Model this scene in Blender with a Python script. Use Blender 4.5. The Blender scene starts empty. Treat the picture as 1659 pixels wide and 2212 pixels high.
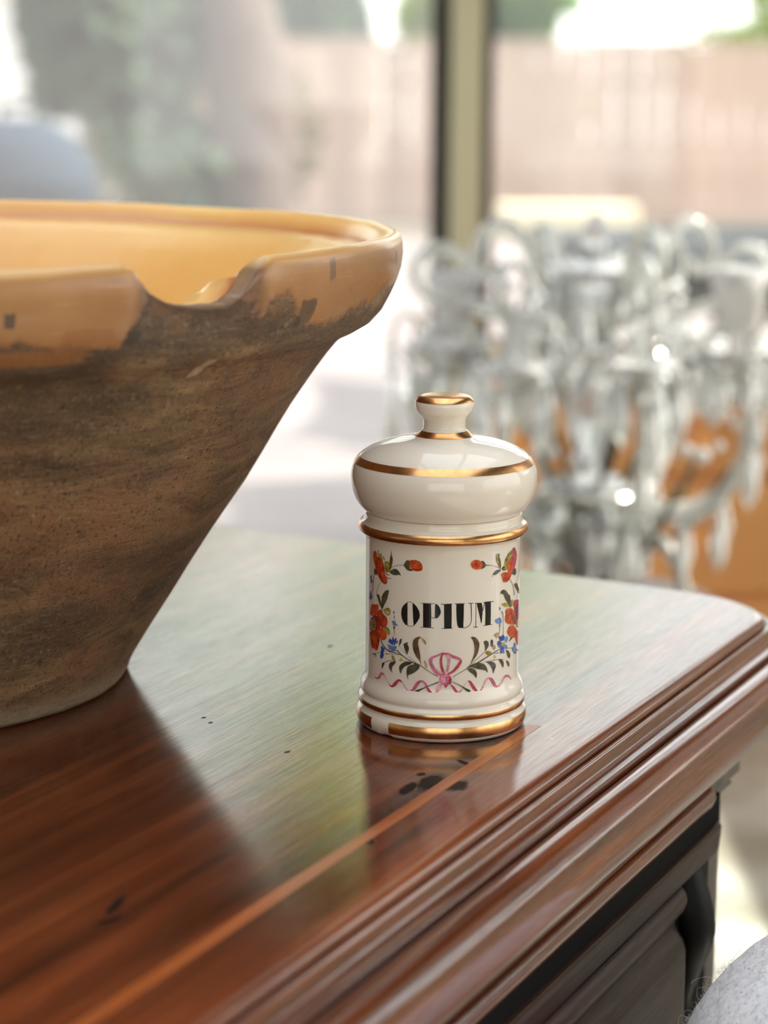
import bpy, math, random
from mathutils import Vector, Matrix, geometry
random.seed(7)
sc = bpy.context.scene
C = sc.collection
PI = math.pi
T = 0.85                                   # height of the chest top above the floor

# ------------------------------------------------------------------ camera
cd = bpy.data.cameras.new('camera')
cam = bpy.data.objects.new('camera', cd); C.objects.link(cam)
cam.matrix_world = (Matrix.Translation((0, 0, T + .28)) @ Matrix.Rotation(math.radians(90 - 11.24), 4, 'X')
                    @ Matrix.Rotation(math.radians(.38), 4, 'Z'))
cd.sensor_fit = 'VERTICAL'; cd.sensor_height = 36; cd.sensor_width = 27
cd.lens = 4600 / 2212 * 36
cd.clip_start = .05; cd.clip_end = 300
cd.dof.use_dof = True; cd.dof.focus_distance = .935; cd.dof.aperture_fstop = 6.2
sc.camera = cam

# ------------------------------------------------------------------ sky, sun, exposure
w = bpy.data.worlds.new('sky'); sc.world = w; w.use_nodes = True
bg = w.node_tree.nodes['Background']
bg.inputs[1].default_value = 2.9
wt = w.node_tree                                          # hazy bright sky: white low down, bluer overhead
tc = wt.nodes.new('ShaderNodeTexCoord'); sp = wt.nodes.new('ShaderNodeSeparateXYZ'); rp = wt.nodes.new('ShaderNodeValToRGB')
wt.links.new(tc.outputs['Generated'], sp.inputs[0]); wt.links.new(sp.outputs[2], rp.inputs[0]); wt.links.new(rp.outputs[0], bg.inputs[0])
rp.color_ramp.elements[0].position = .12; rp.color_ramp.elements[0].color = (1, .985, .945, 1)
rp.color_ramp.elements[1].position = .85; rp.color_ramp.elements[1].color = (.84, .88, .96, 1)
sl = bpy.data.lights.new('sun', 'SUN'); sl.energy = 13; sl.angle = math.radians(.6); sl.color = (1, .95, .86)
sun = bpy.data.objects.new('sun', sl); C.objects.link(sun)
SUN = Vector((.70, .05, .62)).normalized()
sun.rotation_euler = SUN.to_track_quat('Z', 'Y').to_euler(); sun.location = SUN * 30
sc.view_settings.view_transform = 'Standard'; sc.view_settings.look = 'None'
sc.view_settings.exposure = 0; sc.view_settings.gamma = 1; sc.view_settings.use_curve_mapping = False
cy = sc.cycles
cy.use_denoising = True; cy.max_bounces = 12; cy.transmission_bounces = 10; cy.transparent_max_bounces = 16
cy.diffuse_bounces = 5; cy.glossy_bounces = 5
cy.sample_clamp_indirect = 8; cy.caustics_refractive = False; cy.caustics_reflective = False

# ------------------------------------------------------------------ helpers
def srgb(r, g, b):
    f = lambda c: c / 12.92 if c <= .04045 else ((c + .055) / 1.055) ** 2.4
    return (f(r / 255), f(g / 255), f(b / 255), 1)

class Mat:
    """small wrapper that makes node set-ups short to write"""
    def __init__(s, name):
        s.m = bpy.data.materials.new(name); s.m.use_nodes = True
        s.t = s.m.node_tree; s.n = s.t.nodes; s.b = s.n['Principled BSDF']; s.out = s.n['Material Output']
    def node(s, kind, props=None, **ins):
        x = s.n.new(kind)
        for k, v in (props or {}).items(): setattr(x, k, v)
        for k, v in ins.items(): s.set(x, k.replace('_', ' ') if not k.startswith('i') or not k[1:].isdigit() else int(k[1:]), v)
        return x
    def set(s, node, key, v):
        sock = node.inputs[key]
        if isinstance(v, bpy.types.NodeSocket): s.t.links.new(v, sock)
        else: sock.default_value = v
    def P(s, **kw):
        for k, v in kw.items(): s.set(s.b, k.replace('_', ' '), v)
        return s
    def obj(s): return s.node('ShaderNodeTexCoord').outputs['Object']
    def uv(s): return s.node('ShaderNodeTexCoord').outputs['UV']
    def mapping(s, vec, scale=(1, 1, 1), loc=(0, 0, 0), rot=(0, 0, 0)):
        return s.node('ShaderNodeMapping', None, Vector=vec, Scale=scale, Location=loc, Rotation=rot).outputs[0]
    def noise(s, vec, scale=5, detail=4, rough=.55, dist=0):
        x = s.node('ShaderNodeTexNoise', None, Vector=vec, Scale=scale, Detail=detail, Roughness=rough, Distortion=dist)
        return x.outputs['Fac']
    def voro(s, vec, scale=5, feature='F1', out='Distance'):
        return s.node('ShaderNodeTexVoronoi', {'feature': feature}, Vector=vec, Scale=scale).outputs[out]
    def ramp(s, fac, *stops, interp='LINEAR'):
        x = s.node('ShaderNodeValToRGB', None, Fac=fac); r = x.color_ramp; r.interpolation = interp
        while len(r.elements) < len(stops): r.elements.new(.5)
        for e, (p, c) in zip(r.elements, stops):
            e.position = p; e.color = c if not isinstance(c, (int, float)) else (c, c, c, 1)
        return x.outputs[0]
    def math(s, op, a, b=0.0, c=0.0, clamp=False):
        return s.node('ShaderNodeMath', {'operation': op, 'use_clamp': clamp}, i0=a, i1=b, i2=c).outputs[0]
    def mix(s, fac, a, b, blend='MIX'):
        x = s.n.new('ShaderNodeMix'); x.data_type = 'RGBA'; x.blend_type = blend
        s.set(x, 0, fac); s.set(x, 6, a); s.set(x, 7, b)
        return x.outputs[2]
    def attr(s, name): return s.node('ShaderNodeAttribute', {'attribute_name': name}).outputs['Fac']
    def bump(s, h, strength=.2, dist=.01):
        return s.node('ShaderNodeBump', None, Strength=strength, Distance=dist, Height=h).outputs[0]

def simple(name, col, rough=.5, metal=0, spec=.5, **kw):
    m = Mat(name); m.P(Base_Color=col, Roughness=rough, Metallic=metal, **kw)
    m.set(m.b, 'Specular IOR Level', spec)
    return m.m

def ob(name, geo, material=None, parent=None, smooth=True, kind=None, loc=None, label=None):
    vs, fs = geo
    me = bpy.data.meshes.new(name); me.from_pydata([tuple(v) for v in vs], [], fs); me.update()
    if smooth: me.shade_smooth()
    for m in (material if isinstance(material, (list, tuple)) else [material]):
        if m: me.materials.append(m)
    o = bpy.data.objects.new(name, me); C.objects.link(o)
    if parent: o.parent = parent
    if kind: o['kind'] = kind
    if label: o['label'] = label
    if loc: o.location = loc
    return o

def thing(name, label, cat, loc=(0, 0, 0), rotz=0, group=None):
    o = bpy.data.objects.new(name, None); C.objects.link(o)
    o.empty_display_size = .05
    o.location = loc; o.rotation_euler = (0, 0, rotz); o['label'] = label; o['category'] = cat
    if group: o['group'] = group
    return o

def tag(o, label, cat, group=None):
    o['label'] = label; o['category'] = cat
    if group: o['group'] = group
    return o

def inst(o, name, parent, M=None):                       # copy sharing mesh data
    c = bpy.data.objects.new(name, o.data); C.objects.link(c); c.parent = parent
    if M is not None: c.matrix_local = M
    return c

def join(*gs):
    V, Fs = [], []
    for v, f in gs:
        n = len(V); V += list(v); Fs += [tuple(i + n for i in q) for q in f]
    return V, Fs

def xf(g, M): return [M @ Vector(v) for v in g[0]], g[1]
def mv(g, x, y, z): return [(v[0] + x, v[1] + y, v[2] + z) for v in g[0]], g[1]

def box(x0, x1, y0, y1, z0, z1, b=0):
    if b <= 0:
        v = [(x, y, z) for z in (z0, z1) for y in (y0, y1) for x in (x0, x1)]
        return v, [(0, 2, 3, 1), (4, 5, 7, 6), (0, 1, 5, 4), (2, 6, 7, 3), (0, 4, 6, 2), (1, 3, 7, 5)]
    # bevelled box: 24 verts
    cx, cyy, cz = (x0 + x1) / 2, (y0 + y1) / 2, (z0 + z1) / 2
    hx, hy, hz = (x1 - x0) / 2, (y1 - y0) / 2, (z1 - z0) / 2
    b = min(b, hx * .95, hy * .95, hz * .95)
    V, idx = [], {}
    for sx in (-1, 1):
        for sy in (-1, 1):
            for sz in (-1, 1):
                for ax in range(3):
                    d = [hx - b, hy - b, hz - b]; d[ax] = (hx, hy, hz)[ax]
                    idx[sx, sy, sz, ax] = len(V)
                    V.append((cx + sx * d[0], cyy + sy * d[1], cz + sz * d[2]))
    Fs = []
    for ax in range(3):
        for s in (-1, 1):
            q = []
            for a, c in ((-1, -1), (1, -1), (1, 1), (-1, 1)):
                k = [a, c]; k.insert(ax, s); q.append(idx[k[0], k[1], k[2], ax])
            Fs.append(tuple(q))
    for ax in range(3):
        o1, o2 = [i for i in range(3) if i != ax]
        for s1 in (-1, 1):
            for s2 in (-1, 1):
                q = []
                for e in (-1, 1):
                    k = [0, 0, 0]; k[ax] = e; k[o1] = s1; k[o2] = s2
                    q.append((idx[k[0], k[1], k[2], o1], idx[k[0], k[1], k[2], o2]))
                Fs.append((q[0][0], q[0][1], q[1][1], q[1][0]))
    for sx in (-1, 1):
        for sy in (-1, 1):
            for sz in (-1, 1): Fs.append(tuple(idx[sx, sy, sz, a] for a in range(3)))
    return V, Fs

def lathe(prof, n=48, a0=0, a1=2 * PI, cap=False):
    full = abs(a1 - a0 - 2 * PI) < 1e-6
    m = n if full else n + 1
    V, Fs = [], []
    for r, z in prof:
        for i in range(m):
            a = a0 + (a1 - a0) * i / n
            V.append((r * math.cos(a), r * math.sin(a), z))
    for j in range(len(prof) - 1):
        for i in range(n):
            k = (i + 1) % m
            Fs.append((j * m + i, j * m + k, (j + 1) * m + k, (j + 1) * m + i))
    return V, Fs

def smooth_pts(pts, n=4):
    P = [Vector(p) for p in pts]; P = [2 * P[0] - P[1]] + P + [2 * P[-1] - P[-2]]; o = []
    for i in range(1, len(P) - 2):
        a, b, c, d = P[i - 1:i + 3]
        for k in range(n):
            t = k / n
            o.append(.5 * ((2 * b) + (c - a) * t + (2 * a - 5 * b + 4 * c - d) * t * t + (3 * b - a - 3 * c + d) * t ** 3))
    o.append(P[-2]); return o

def tube(path, r, sides=8, caps=True):
    P = [Vector(p) for p in path]; n = len(P)
    R = r if isinstance(r, (list, tuple)) else [r] * n
    V, Fs = [], []
    up = None
    for i in range(n):
        t = (P[min(i + 1, n - 1)] - P[max(i - 1, 0)]).normalized()
        if up is None: up = t.orthogonal().normalized()
        else: up = (up - t * up.dot(t)).normalized()
        s = t.cross(up)
        for k in range(sides):
            a = 2 * PI * k / sides
            V.append(P[i] + (up * math.cos(a) + s * math.sin(a)) * R[i])
    for i in range(n - 1):
        for k in range(sides):
            l = (k + 1) % sides
            Fs.append((i * sides + k, i * sides + l, (i + 1) * sides + l, (i + 1) * sides + k))
    if caps:
        Fs.append(tuple(range(sides - 1, -1, -1))); Fs.append(tuple((n - 1) * sides + k for k in range(sides)))
    return V, Fs

def cyl(r, z0, z1, n=24, r2=None):
    r2 = r if r2 is None else r2
    V = [(r * math.cos(2 * PI * i / n), r * math.sin(2 * PI * i / n), z0) for i in range(n)] + \
        [(r2 * math.cos(2 * PI * i / n), r2 * math.sin(2 * PI * i / n), z1) for i in range(n)]
    return V, [(i, (i + 1) % n, n + (i + 1) % n, n + i) for i in range(n)] + [tuple(range(n - 1, -1, -1)), tuple(range(n, 2 * n))]

def ico(r=1, sub=1):
    t = (1 + 5 ** .5) / 2
    V = [Vector(v).normalized() for v in ((-1, t, 0), (1, t, 0), (-1, -t, 0), (1, -t, 0), (0, -1, t), (0, 1, t), (0, -1, -t), (0, 1, -t), (t, 0, -1), (t, 0, 1), (-t, 0, -1), (-t, 0, 1))]
    Fs = [(0, 11, 5), (0, 5, 1), (0, 1, 7), (0, 7, 10), (0, 10, 11), (1, 5, 9), (5, 11, 4), (11, 10, 2), (10, 7, 6), (7, 1, 8), (3, 9, 4), (3, 4, 2), (3, 2, 6), (3, 6, 8), (3, 8, 9), (4, 9, 5), (2, 4, 11), (6, 2, 10), (8, 6, 7), (9, 8, 1)]
    for _ in range(sub):
        c, N = {}, []
        def md(a, b):
            k = (min(a, b), max(a, b))
            if k not in c: c[k] = len(V); V.append((V[a] + V[b]).normalized())
            return c[k]
        for a, b, d in Fs:
            x, y, z = md(a, b), md(b, d), md(d, a)
            N += [(a, x, z), (b, y, x), (d, z, y), (x, y, z)]
        Fs = N
    return [v * r for v in V], Fs

def ss(a, b, x):
    t = max(0, min(1, (x - a) / (b - a))); return t * t * (3 - 2 * t)
def lerp(xs, ys, x):
    if x <= xs[0]: return ys[0]
    for i in range(1, len(xs)):
        if x <= xs[i]: return ys[i - 1] + (ys[i] - ys[i - 1]) * (x - xs[i - 1]) / (xs[i] - xs[i - 1])
    return ys[-1]

DECAL = """
lp|k|-1979,5665 -1949,5889 -1857,6038 -1736,6149 -1661,6194 -1651,5146 -1772,5185 -1881,5308 -1955,5476
lp|k|-1427,6198 -1311,6128 -1197,6002 -1111,5846 -1076,5685 -1094,5546 -1177,5389 -1274,5256 -1359,5165 -1368,5247 -1398,5627 -1418,5953
ls|k|-1688,6172 -1666,6180 -1645,6189 -1624,6196 -1601,6201 -1575,6204 -1546,6204 -1517,6203 -1489,6198 -1461,6189 -1433,6175 -1404,6160 -1375,6145|-1695,6192 -1673,6200 -1652,6209 -1628,6217 -1603,6223 -1574,6225 -1543,6226 -1512,6225 -1481,6219 -1450,6209 -1420,6195 -1391,6179 -1362,6165
ls|k|-1686,5150 -1656,5143 -1626,5135 -1596,5128 -1564,5123 -1532,5123 -1500,5125 -1468,5129 -1438,5135 -1409,5143 -1383,5153 -1358,5164 -1333,5174|-1677,5172 -1647,5164 -1617,5156 -1588,5149 -1560,5145 -1530,5145 -1500,5147 -1469,5151 -1441,5156 -1415,5164 -1390,5173 -1365,5184 -1340,5194
lp|k|-941,6203 -584,6235 -570,5691 -572,5157 -747,5148 -930,5149
ls|k|-1047,6205 -1025,6204 -1003,6202 -979,6201 -950,6201 -915,6201 -875,6202 -832,6203 -786,6204 -734,6205 -676,6206 -620,6207 -571,6207 -532,6208 -499,6208 -469,6208 -437,6208|-1044,6229 -1022,6228 -1000,6227 -977,6226 -948,6226 -914,6226 -874,6227 -831,6228 -785,6228 -733,6230 -676,6231 -619,6231 -570,6232 -531,6232 -498,6232 -468,6232 -437,6232
ls|k|-1049,5129 -1018,5130 -990,5132 -957,5133 -911,5134 -845,5134 -764,5134 -682,5133 -613,5131 -561,5128 -519,5126 -480,5123 -439,5120|-1048,5151 -1018,5152 -989,5154 -956,5155 -910,5156 -844,5156 -763,5156 -681,5155 -611,5153 -559,5150 -516,5148 -478,5145 -437,5141
lp|k|-410,6226 -304,6186 -210,6071 -154,5882 -172,5772 -244,5648 -318,5586 -417,5599 -418,5915
ls|k|-580,5589 -558,5586 -538,5582 -515,5579 -484,5577 -443,5577 -396,5577 -346,5578 -297,5578|-575,5616 -553,5613 -533,5609 -512,5606 -482,5604 -443,5604 -396,5604 -345,5605 -297,5606
lp|k|-26,6219 306,6223 318,5705 315,5125 -5,5127 -17,5706
ls|k|-161,6201 -132,6196 -105,6192 -75,6188 -39,6186 4,6187 51,6191 100,6194 147,6197 193,6199 238,6200 283,6200 328,6201|-156,6233 -127,6229 -100,6224 -72,6220 -39,6218 2,6220 49,6223 98,6227 145,6230 191,6231 236,6232 281,6233 327,6234
ls|k|-120,5127 -84,5124 -48,5120 -11,5117 27,5115 66,5115 105,5116 145,5118 187,5120 232,5122 279,5124 327,5127 374,5128|-118,5152 -82,5148 -46,5145 -10,5141 27,5139 65,5139 104,5141 144,5143 186,5145 230,5147 277,5149 325,5151 372,5153
lp|k|507,6224 847,6216 849,5686 835,5140 725,5137 629,5155 568,5261 535,5481 511,5864
ls|k|427,6208 452,6210 473,6212 501,6213 548,6213 619,6212 709,6210 807,6207 903,6203|425,6233 450,6234 471,6236 500,6237 547,6238 618,6237 709,6235 807,6231 902,6228
ls|k|1041,6211 1073,6206 1105,6201 1138,6196 1170,6194 1201,6193 1230,6195 1258,6197 1287,6198|1043,6241 1075,6236 1107,6231 1139,6226 1169,6224 1197,6223 1225,6225 1253,6227 1282,6228
ls|k|1147,6212 1152,6143 1158,6074 1163,6006 1168,5938 1172,5869 1176,5801 1179,5732 1181,5664 1183,5593 1184,5520 1183,5451 1177,5393 1165,5349 1148,5313 1128,5282 1103,5254 1074,5226 1041,5202 1005,5181 969,5165 931,5156 890,5152 848,5151 806,5148|1186,6211 1192,6143 1198,6074 1204,6005 1208,5936 1211,5867 1214,5799 1215,5730 1215,5661 1216,5590 1216,5516 1213,5446 1205,5386 1191,5338 1172,5299 1149,5266 1123,5236 1092,5207 1056,5181 1018,5159 978,5142 937,5132 894,5128 851,5126 809,5123
ls|k|1382,6194 1387,6096 1391,6002 1395,5900 1398,5782 1399,5640 1400,5481 1399,5315 1399,5152|1409,6192 1413,6094 1418,6000 1422,5898 1425,5780 1426,5638 1426,5478 1426,5312 1426,5149
ls|k|1300,5133 1326,5128 1352,5122 1378,5118 1405,5115 1431,5114 1455,5115 1479,5117 1503,5119|1303,5162 1329,5157 1355,5152 1380,5148 1404,5145 1426,5145 1449,5146 1472,5148 1496,5149
ls|k|1352,6191 1389,6188 1427,6186 1465,6183 1506,6180 1549,6176 1595,6172 1642,6168 1688,6164|1351,6213 1389,6210 1426,6208 1464,6205 1505,6202 1548,6198 1594,6194 1641,6190 1688,6186
lp|k|1440,6197 1694,6177 1728,6022 1750,5842 1704,5257 1673,5288 1574,5683 1478,6021
ls|k|1764,5824 1774,5863 1784,5902 1794,5942 1805,5983 1818,6028 1831,6074 1845,6122 1859,6168|1736,5833 1746,5872 1756,5911 1766,5951 1777,5992 1790,6037 1803,6084 1817,6131 1831,6178
lp|k|1851,6194 2174,6180 2184,5690 2179,5135 1883,5153 1886,5702
ls|k|1785,6171 1823,6174 1860,6176 1899,6179 1943,6179 1997,6177 2058,6174 2120,6169 2176,6165 2222,6161 2263,6156 2303,6151 2344,6146|1777,6201 1815,6204 1852,6207 1892,6209 1938,6210 1993,6208 2054,6204 2117,6200 2173,6195 2220,6191 2261,6186 2301,6182 2342,6177
ls|k|1776,5147 1819,5145 1861,5142 1907,5140 1963,5138 2033,5137 2114,5136 2200,5135 2286,5133|1774,5170 1817,5167 1859,5164 1904,5162 1959,5160 2028,5159 2109,5159 2195,5158 2281,5156
fs|gr|-3755,7365 -3772,7264 -3790,7162 -3808,7062 -3826,6963 -3846,6869 -3866,6777 -3886,6686 -3902,6594 -3914,6503 -3921,6413 -3928,6323 -3935,6234|-3703,7373 -3720,7273 -3737,7171 -3755,7070 -3773,6972 -3791,6878 -3811,6786 -3830,6695 -3846,6605 -3858,6514 -3868,6424 -3876,6334 -3885,6243
fs|gr|-3248,6837 -3289,6781 -3332,6725 -3374,6668 -3413,6611 -3447,6550 -3477,6487 -3503,6427 -3524,6375 -3537,6335 -3542,6303 -3545,6275 -3550,6246|-3222,6834 -3263,6778 -3305,6722 -3346,6666 -3384,6610 -3416,6550 -3447,6488 -3472,6429 -3492,6379 -3503,6340 -3506,6310 -3507,6282 -3510,6253
fp|gr|-3766,7327 -3732,7349 -3699,7372 -3656,7366 -3584,7311 -3506,7227 -3468,7158 -3499,7117 -3570,7091 -3635,7081 -3673,7092 -3702,7121 -3726,7159 -3743,7208 -3754,7267
fp|yg|-2982,7791 -2901,7822 -2821,7852 -2755,7864 -2704,7853 -2664,7825 -2634,7779 -2616,7707 -2609,7617 -2609,7540 -2612,7487 -2624,7445 -2654,7411 -2719,7372 -2803,7339 -2874,7339 -2913,7393 -2936,7482 -2954,7569 -2967,7644 -2974,7717
fp|yg|-3478,8119 -3440,8126 -3403,8132 -3353,8125 -3274,8101 -3184,8063 -3119,8011 -3084,7927 -3070,7829 -3089,7772 -3167,7782 -3283,7832 -3381,7893 -3429,7960 -3454,8040
fp|po|-3853,8081 -3793,8113 -3735,8143 -3683,8159 -3638,8156 -3597,8140 -3561,8104 -3524,8041 -3492,7960 -3476,7875 -3483,7786 -3507,7694 -3538,7618 -3578,7558 -3626,7513 -3676,7503 -3728,7546 -3783,7623 -3828,7700 -3860,7767 -3881,7833 -3891,7898 -3885,7961 -3869,8021
fp|pd|-3609,7832 -3530,7877 -3455,7921 -3381,7945 -3308,7940 -3237,7915 -3174,7879 -3120,7833 -3074,7776 -3034,7712 -3002,7641 -2976,7563 -2953,7482 -2935,7397 -2921,7309 -2898,7230 -2855,7168 -2804,7116 -2772,7060 -2768,6991 -2782,6919 -2807,6862 -2842,6827 -2890,6808 -2946,6802 -3013,6811 -3090,6834 -3163,6867 -3224,6908 -3280,6961 -3341,7025 -3416,7109 -3497,7206 -3568,7296 -3626,7370 -3671,7438 -3694,7517 -3681,7615 -3645,7724
fp|po|-3474,7770 -3387,7801 -3303,7830 -3231,7834 -3174,7799 -3128,7738 -3088,7667 -3056,7584 -3030,7490 -3005,7403 -2980,7331 -2955,7267 -2924,7208 -2874,7156 -2818,7109 -2784,7058 -2782,6993 -2800,6924 -2832,6875 -2878,6849 -2939,6842 -2999,6862 -3052,6922 -3105,7010 -3166,7094 -3244,7161 -3332,7224 -3405,7293 -3455,7377 -3487,7468 -3505,7554 -3504,7630 -3489,7700
fs|ol|-3459,8116 -3437,8138 -3414,8161 -3393,8182 -3377,8199 -3365,8213 -3357,8223 -3350,8233 -3342,8244|-3498,8122 -3479,8144 -3460,8168 -3441,8189 -3423,8208 -3407,8222 -3393,8233 -3380,8241 -3366,8250
fs|ol|-3245,8016 -3229,8031 -3213,8047 -3197,8062 -3183,8078 -3170,8094 -3159,8110 -3148,8126 -3137,8142|-3279,8023 -3266,8040 -3253,8056 -3240,8072 -3226,8087 -3210,8103 -3194,8118 -3177,8133 -3160,8148
fs|ol|-3081,7972 -3067,7979 -3052,7986 -3039,7993 -3026,7999 -3015,8005 -3004,8012 -2992,8020 -2980,8027|-3102,7989 -3089,7998 -3076,8007 -3063,8015 -3048,8023 -3033,8029 -3018,8034 -3003,8038 -2989,8042
fs|ol|-3058,7914 -3041,7919 -3023,7924 -3007,7929 -2992,7934 -2977,7939 -2962,7945 -2946,7951 -2930,7957|-3069,7935 -3053,7943 -3036,7950 -3019,7957 -3002,7963 -2984,7967 -2966,7970 -2949,7971 -2933,7973
fs|ol|-3020,7868 -3003,7871 -2987,7874 -2971,7877 -2955,7881 -2940,7885 -2925,7889 -2909,7894 -2893,7899|-3025,7891 -3009,7897 -2993,7902 -2976,7907 -2958,7912 -2941,7914 -2924,7915 -2908,7915 -2892,7916
fs|ol|-2874,7735 -2864,7750 -2854,7766 -2845,7778 -2837,7787 -2830,7793 -2818,7800 -2803,7808 -2788,7816|-2907,7739 -2900,7754 -2893,7771 -2884,7788 -2869,7804 -2849,7816 -2829,7823 -2812,7827 -2795,7831
fs|br|-2958,7508 -2940,7505 -2923,7502 -2903,7500 -2878,7500 -2848,7505 -2816,7512 -2783,7520 -2751,7527|-2948,7526 -2929,7525 -2912,7525 -2894,7524 -2874,7525 -2848,7528 -2817,7532 -2784,7537 -2752,7541
fs|br|-2930,7391 -2905,7388 -2879,7385 -2852,7384 -2822,7388 -2793,7399 -2768,7415 -2745,7431 -2722,7446|-2922,7409 -2896,7409 -2870,7408 -2847,7408 -2827,7411 -2806,7419 -2782,7430 -2757,7443 -2731,7456
fs|br|-2894,7285 -2862,7272 -2832,7258 -2798,7244 -2760,7236 -2719,7236 -2680,7242 -2643,7249 -2607,7255|-2854,7323 -2823,7310 -2793,7295 -2765,7283 -2738,7275 -2709,7271 -2676,7270 -2640,7270 -2605,7269
fs|br|-2852,7136 -2820,7124 -2789,7109 -2752,7097 -2705,7091 -2649,7096 -2588,7107 -2526,7120 -2467,7131|-2817,7171 -2785,7157 -2757,7142 -2728,7130 -2693,7123 -2645,7123 -2588,7128 -2526,7136 -2467,7141
fp|ol|-2654,7411 -2656,7512 -2658,7614 -2657,7706 -2654,7781 -2647,7846 -2636,7918 -2615,8007 -2589,8102 -2569,8189 -2557,8274 -2550,8350 -2543,8384 -2538,8349 -2533,8271 -2523,8196 -2500,8142 -2472,8091 -2454,8033 -2452,7961 -2460,7882 -2474,7805 -2491,7729 -2513,7655 -2540,7586 -2574,7524 -2614,7468
fs|br|-2556,8364 -2554,8328 -2552,8294 -2551,8256 -2550,8209 -2552,8149 -2554,8078 -2558,8004 -2564,7931 -2573,7860 -2584,7789 -2597,7717 -2610,7646|-2538,8368 -2532,8333 -2526,8299 -2521,8262 -2518,8214 -2518,8153 -2520,8082 -2525,8007 -2532,7933 -2543,7862 -2557,7790 -2572,7718 -2587,7647
fp|gr|-2654,7411 -2592,7459 -2531,7506 -2471,7544 -2411,7572 -2352,7590 -2296,7597 -2244,7589 -2194,7569 -2148,7540 -2100,7497 -2055,7446 -2023,7400 -2008,7363 -2006,7332 -2012,7315 -2025,7323 -2047,7345 -2084,7358 -2143,7347 -2219,7326 -2293,7311 -2361,7305 -2428,7305 -2492,7315 -2548,7340 -2601,7376
fs|gr|-2512,7609 -2480,7627 -2450,7645 -2418,7662 -2380,7680 -2335,7699 -2285,7718 -2230,7737 -2169,7754 -2100,7769 -2023,7782 -1944,7794 -1867,7807|-2523,7622 -2491,7640 -2461,7658 -2428,7677 -2388,7696 -2341,7715 -2291,7734 -2234,7753 -2172,7770 -2101,7786 -2024,7799 -1945,7812 -1868,7824
fp|gr|-1888,7816 -1854,7862 -1821,7908 -1791,7949 -1770,7987 -1752,8020 -1725,8043 -1678,8056 -1624,8059 -1583,8041 -1566,7990 -1563,7919 -1562,7853 -1565,7801 -1570,7753 -1561,7715 -1521,7691 -1468,7676 -1431,7659 -1420,7637 -1425,7614 -1449,7597 -1501,7590 -1571,7589 -1635,7595 -1680,7610 -1717,7633 -1750,7660 -1779,7690 -1805,7724 -1828,7754 -1849,7777 -1868,7797
fp|pd|-1600,7918 -1596,7962 -1591,8006 -1574,8042 -1537,8066 -1489,8081 -1435,8090 -1378,8096 -1316,8097 -1254,8090 -1191,8074 -1129,8050 -1076,8018 -1036,7976 -1006,7925 -987,7869 -978,7804 -982,7734 -1002,7679 -1049,7645 -1113,7625 -1178,7613 -1237,7607 -1297,7608 -1358,7623 -1423,7656 -1490,7702 -1543,7752 -1572,7804 -1586,7861
fp|po|-1564,8026 -1510,8046 -1456,8066 -1399,8077 -1333,8075 -1265,8064 -1200,8043 -1138,8009 -1080,7965 -1040,7917 -1022,7864 -1021,7808 -1038,7762 -1078,7731 -1135,7710 -1197,7698 -1261,7694 -1331,7700 -1395,7715 -1453,7740 -1505,7775 -1543,7821 -1560,7882 -1562,7954
fp|ol|-1810,7843 -1779,7888 -1749,7934 -1714,7966 -1668,7979 -1618,7978 -1582,7972 -1564,7961 -1560,7944 -1572,7930 -1610,7923 -1664,7919 -1714,7909 -1749,7891 -1779,7867
fp|ol|-1810,7843 -1779,7860 -1748,7876 -1714,7889 -1668,7895 -1618,7898 -1581,7894 -1564,7883 -1559,7866 -1572,7852 -1609,7843 -1663,7836 -1713,7832 -1749,7833 -1779,7838
fp|vi|-3961,6898 -3971,6850 -4001,6807 -4045,6777 -4097,6766 -4145,6776 -4180,6805 -4193,6848 -4181,6897 -4148,6941 -4100,6972 -4048,6983 -4003,6972 -3972,6942
fp|vi|-3917,6749 -3926,6701 -3955,6658 -3998,6628 -4048,6618 -4095,6628 -4128,6657 -4141,6701 -4130,6749 -4097,6793 -4051,6824 -4001,6834 -3957,6823 -3928,6793
fp|vi|-4016,6162 -4027,6102 -4058,6049 -4104,6013 -4158,6001 -4209,6015 -4246,6052 -4260,6107 -4248,6168 -4212,6222 -4162,6259 -4108,6271 -4060,6256 -4028,6217
fp|vi|-3908,6062 -3917,6002 -3946,5950 -3988,5915 -4038,5904 -4084,5919 -4118,5957 -4131,6012 -4120,6072 -4087,6126 -4042,6162 -3992,6173 -3948,6157 -3919,6117
fp|vi|-4059,5993 -4070,5933 -4102,5879 -4150,5843 -4206,5830 -4259,5843 -4298,5881 -4313,5935 -4300,5996 -4263,6051 -4210,6088 -4154,6101 -4105,6087 -4072,6048
fp|ol|-3539,6230 -3477,6249 -3417,6268 -3363,6266 -3317,6235 -3277,6184 -3242,6114 -3206,6007 -3175,5881 -3166,5795 -3191,5770 -3239,5785 -3298,5839 -3368,5944 -3452,6087
fp|gr|-3124,5803 -3133,5898 -3142,5993 -3141,6081 -3129,6160 -3109,6233 -3074,6305 -3021,6381 -2955,6456 -2891,6514 -2828,6550 -2767,6570 -2718,6580 -2686,6586 -2665,6581 -2658,6555 -2667,6497 -2689,6417 -2716,6336 -2744,6259 -2776,6182 -2812,6108 -2852,6037 -2895,5968 -2937,5910 -2974,5863 -3009,5826 -3042,5802 -3071,5794 -3097,5799
fp|ol|-3505,6163 -3445,6182 -3386,6202 -3332,6198 -3283,6161 -3238,6102 -3197,6032 -3158,5946 -3122,5850 -3096,5770 -3079,5710 -3071,5666 -3081,5650 -3117,5664 -3172,5706 -3238,5777 -3317,5887 -3409,6025
fp|gr|-3143,6218 -2984,6256 -2833,6290 -2740,6293 -2727,6246 -2765,6168 -2811,6087 -2857,6009 -2912,5927 -2962,5849 -3003,5764 -3038,5683 -3068,5653 -3090,5702 -3107,5801 -3120,5906 -3130,6006 -3136,6112
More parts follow.
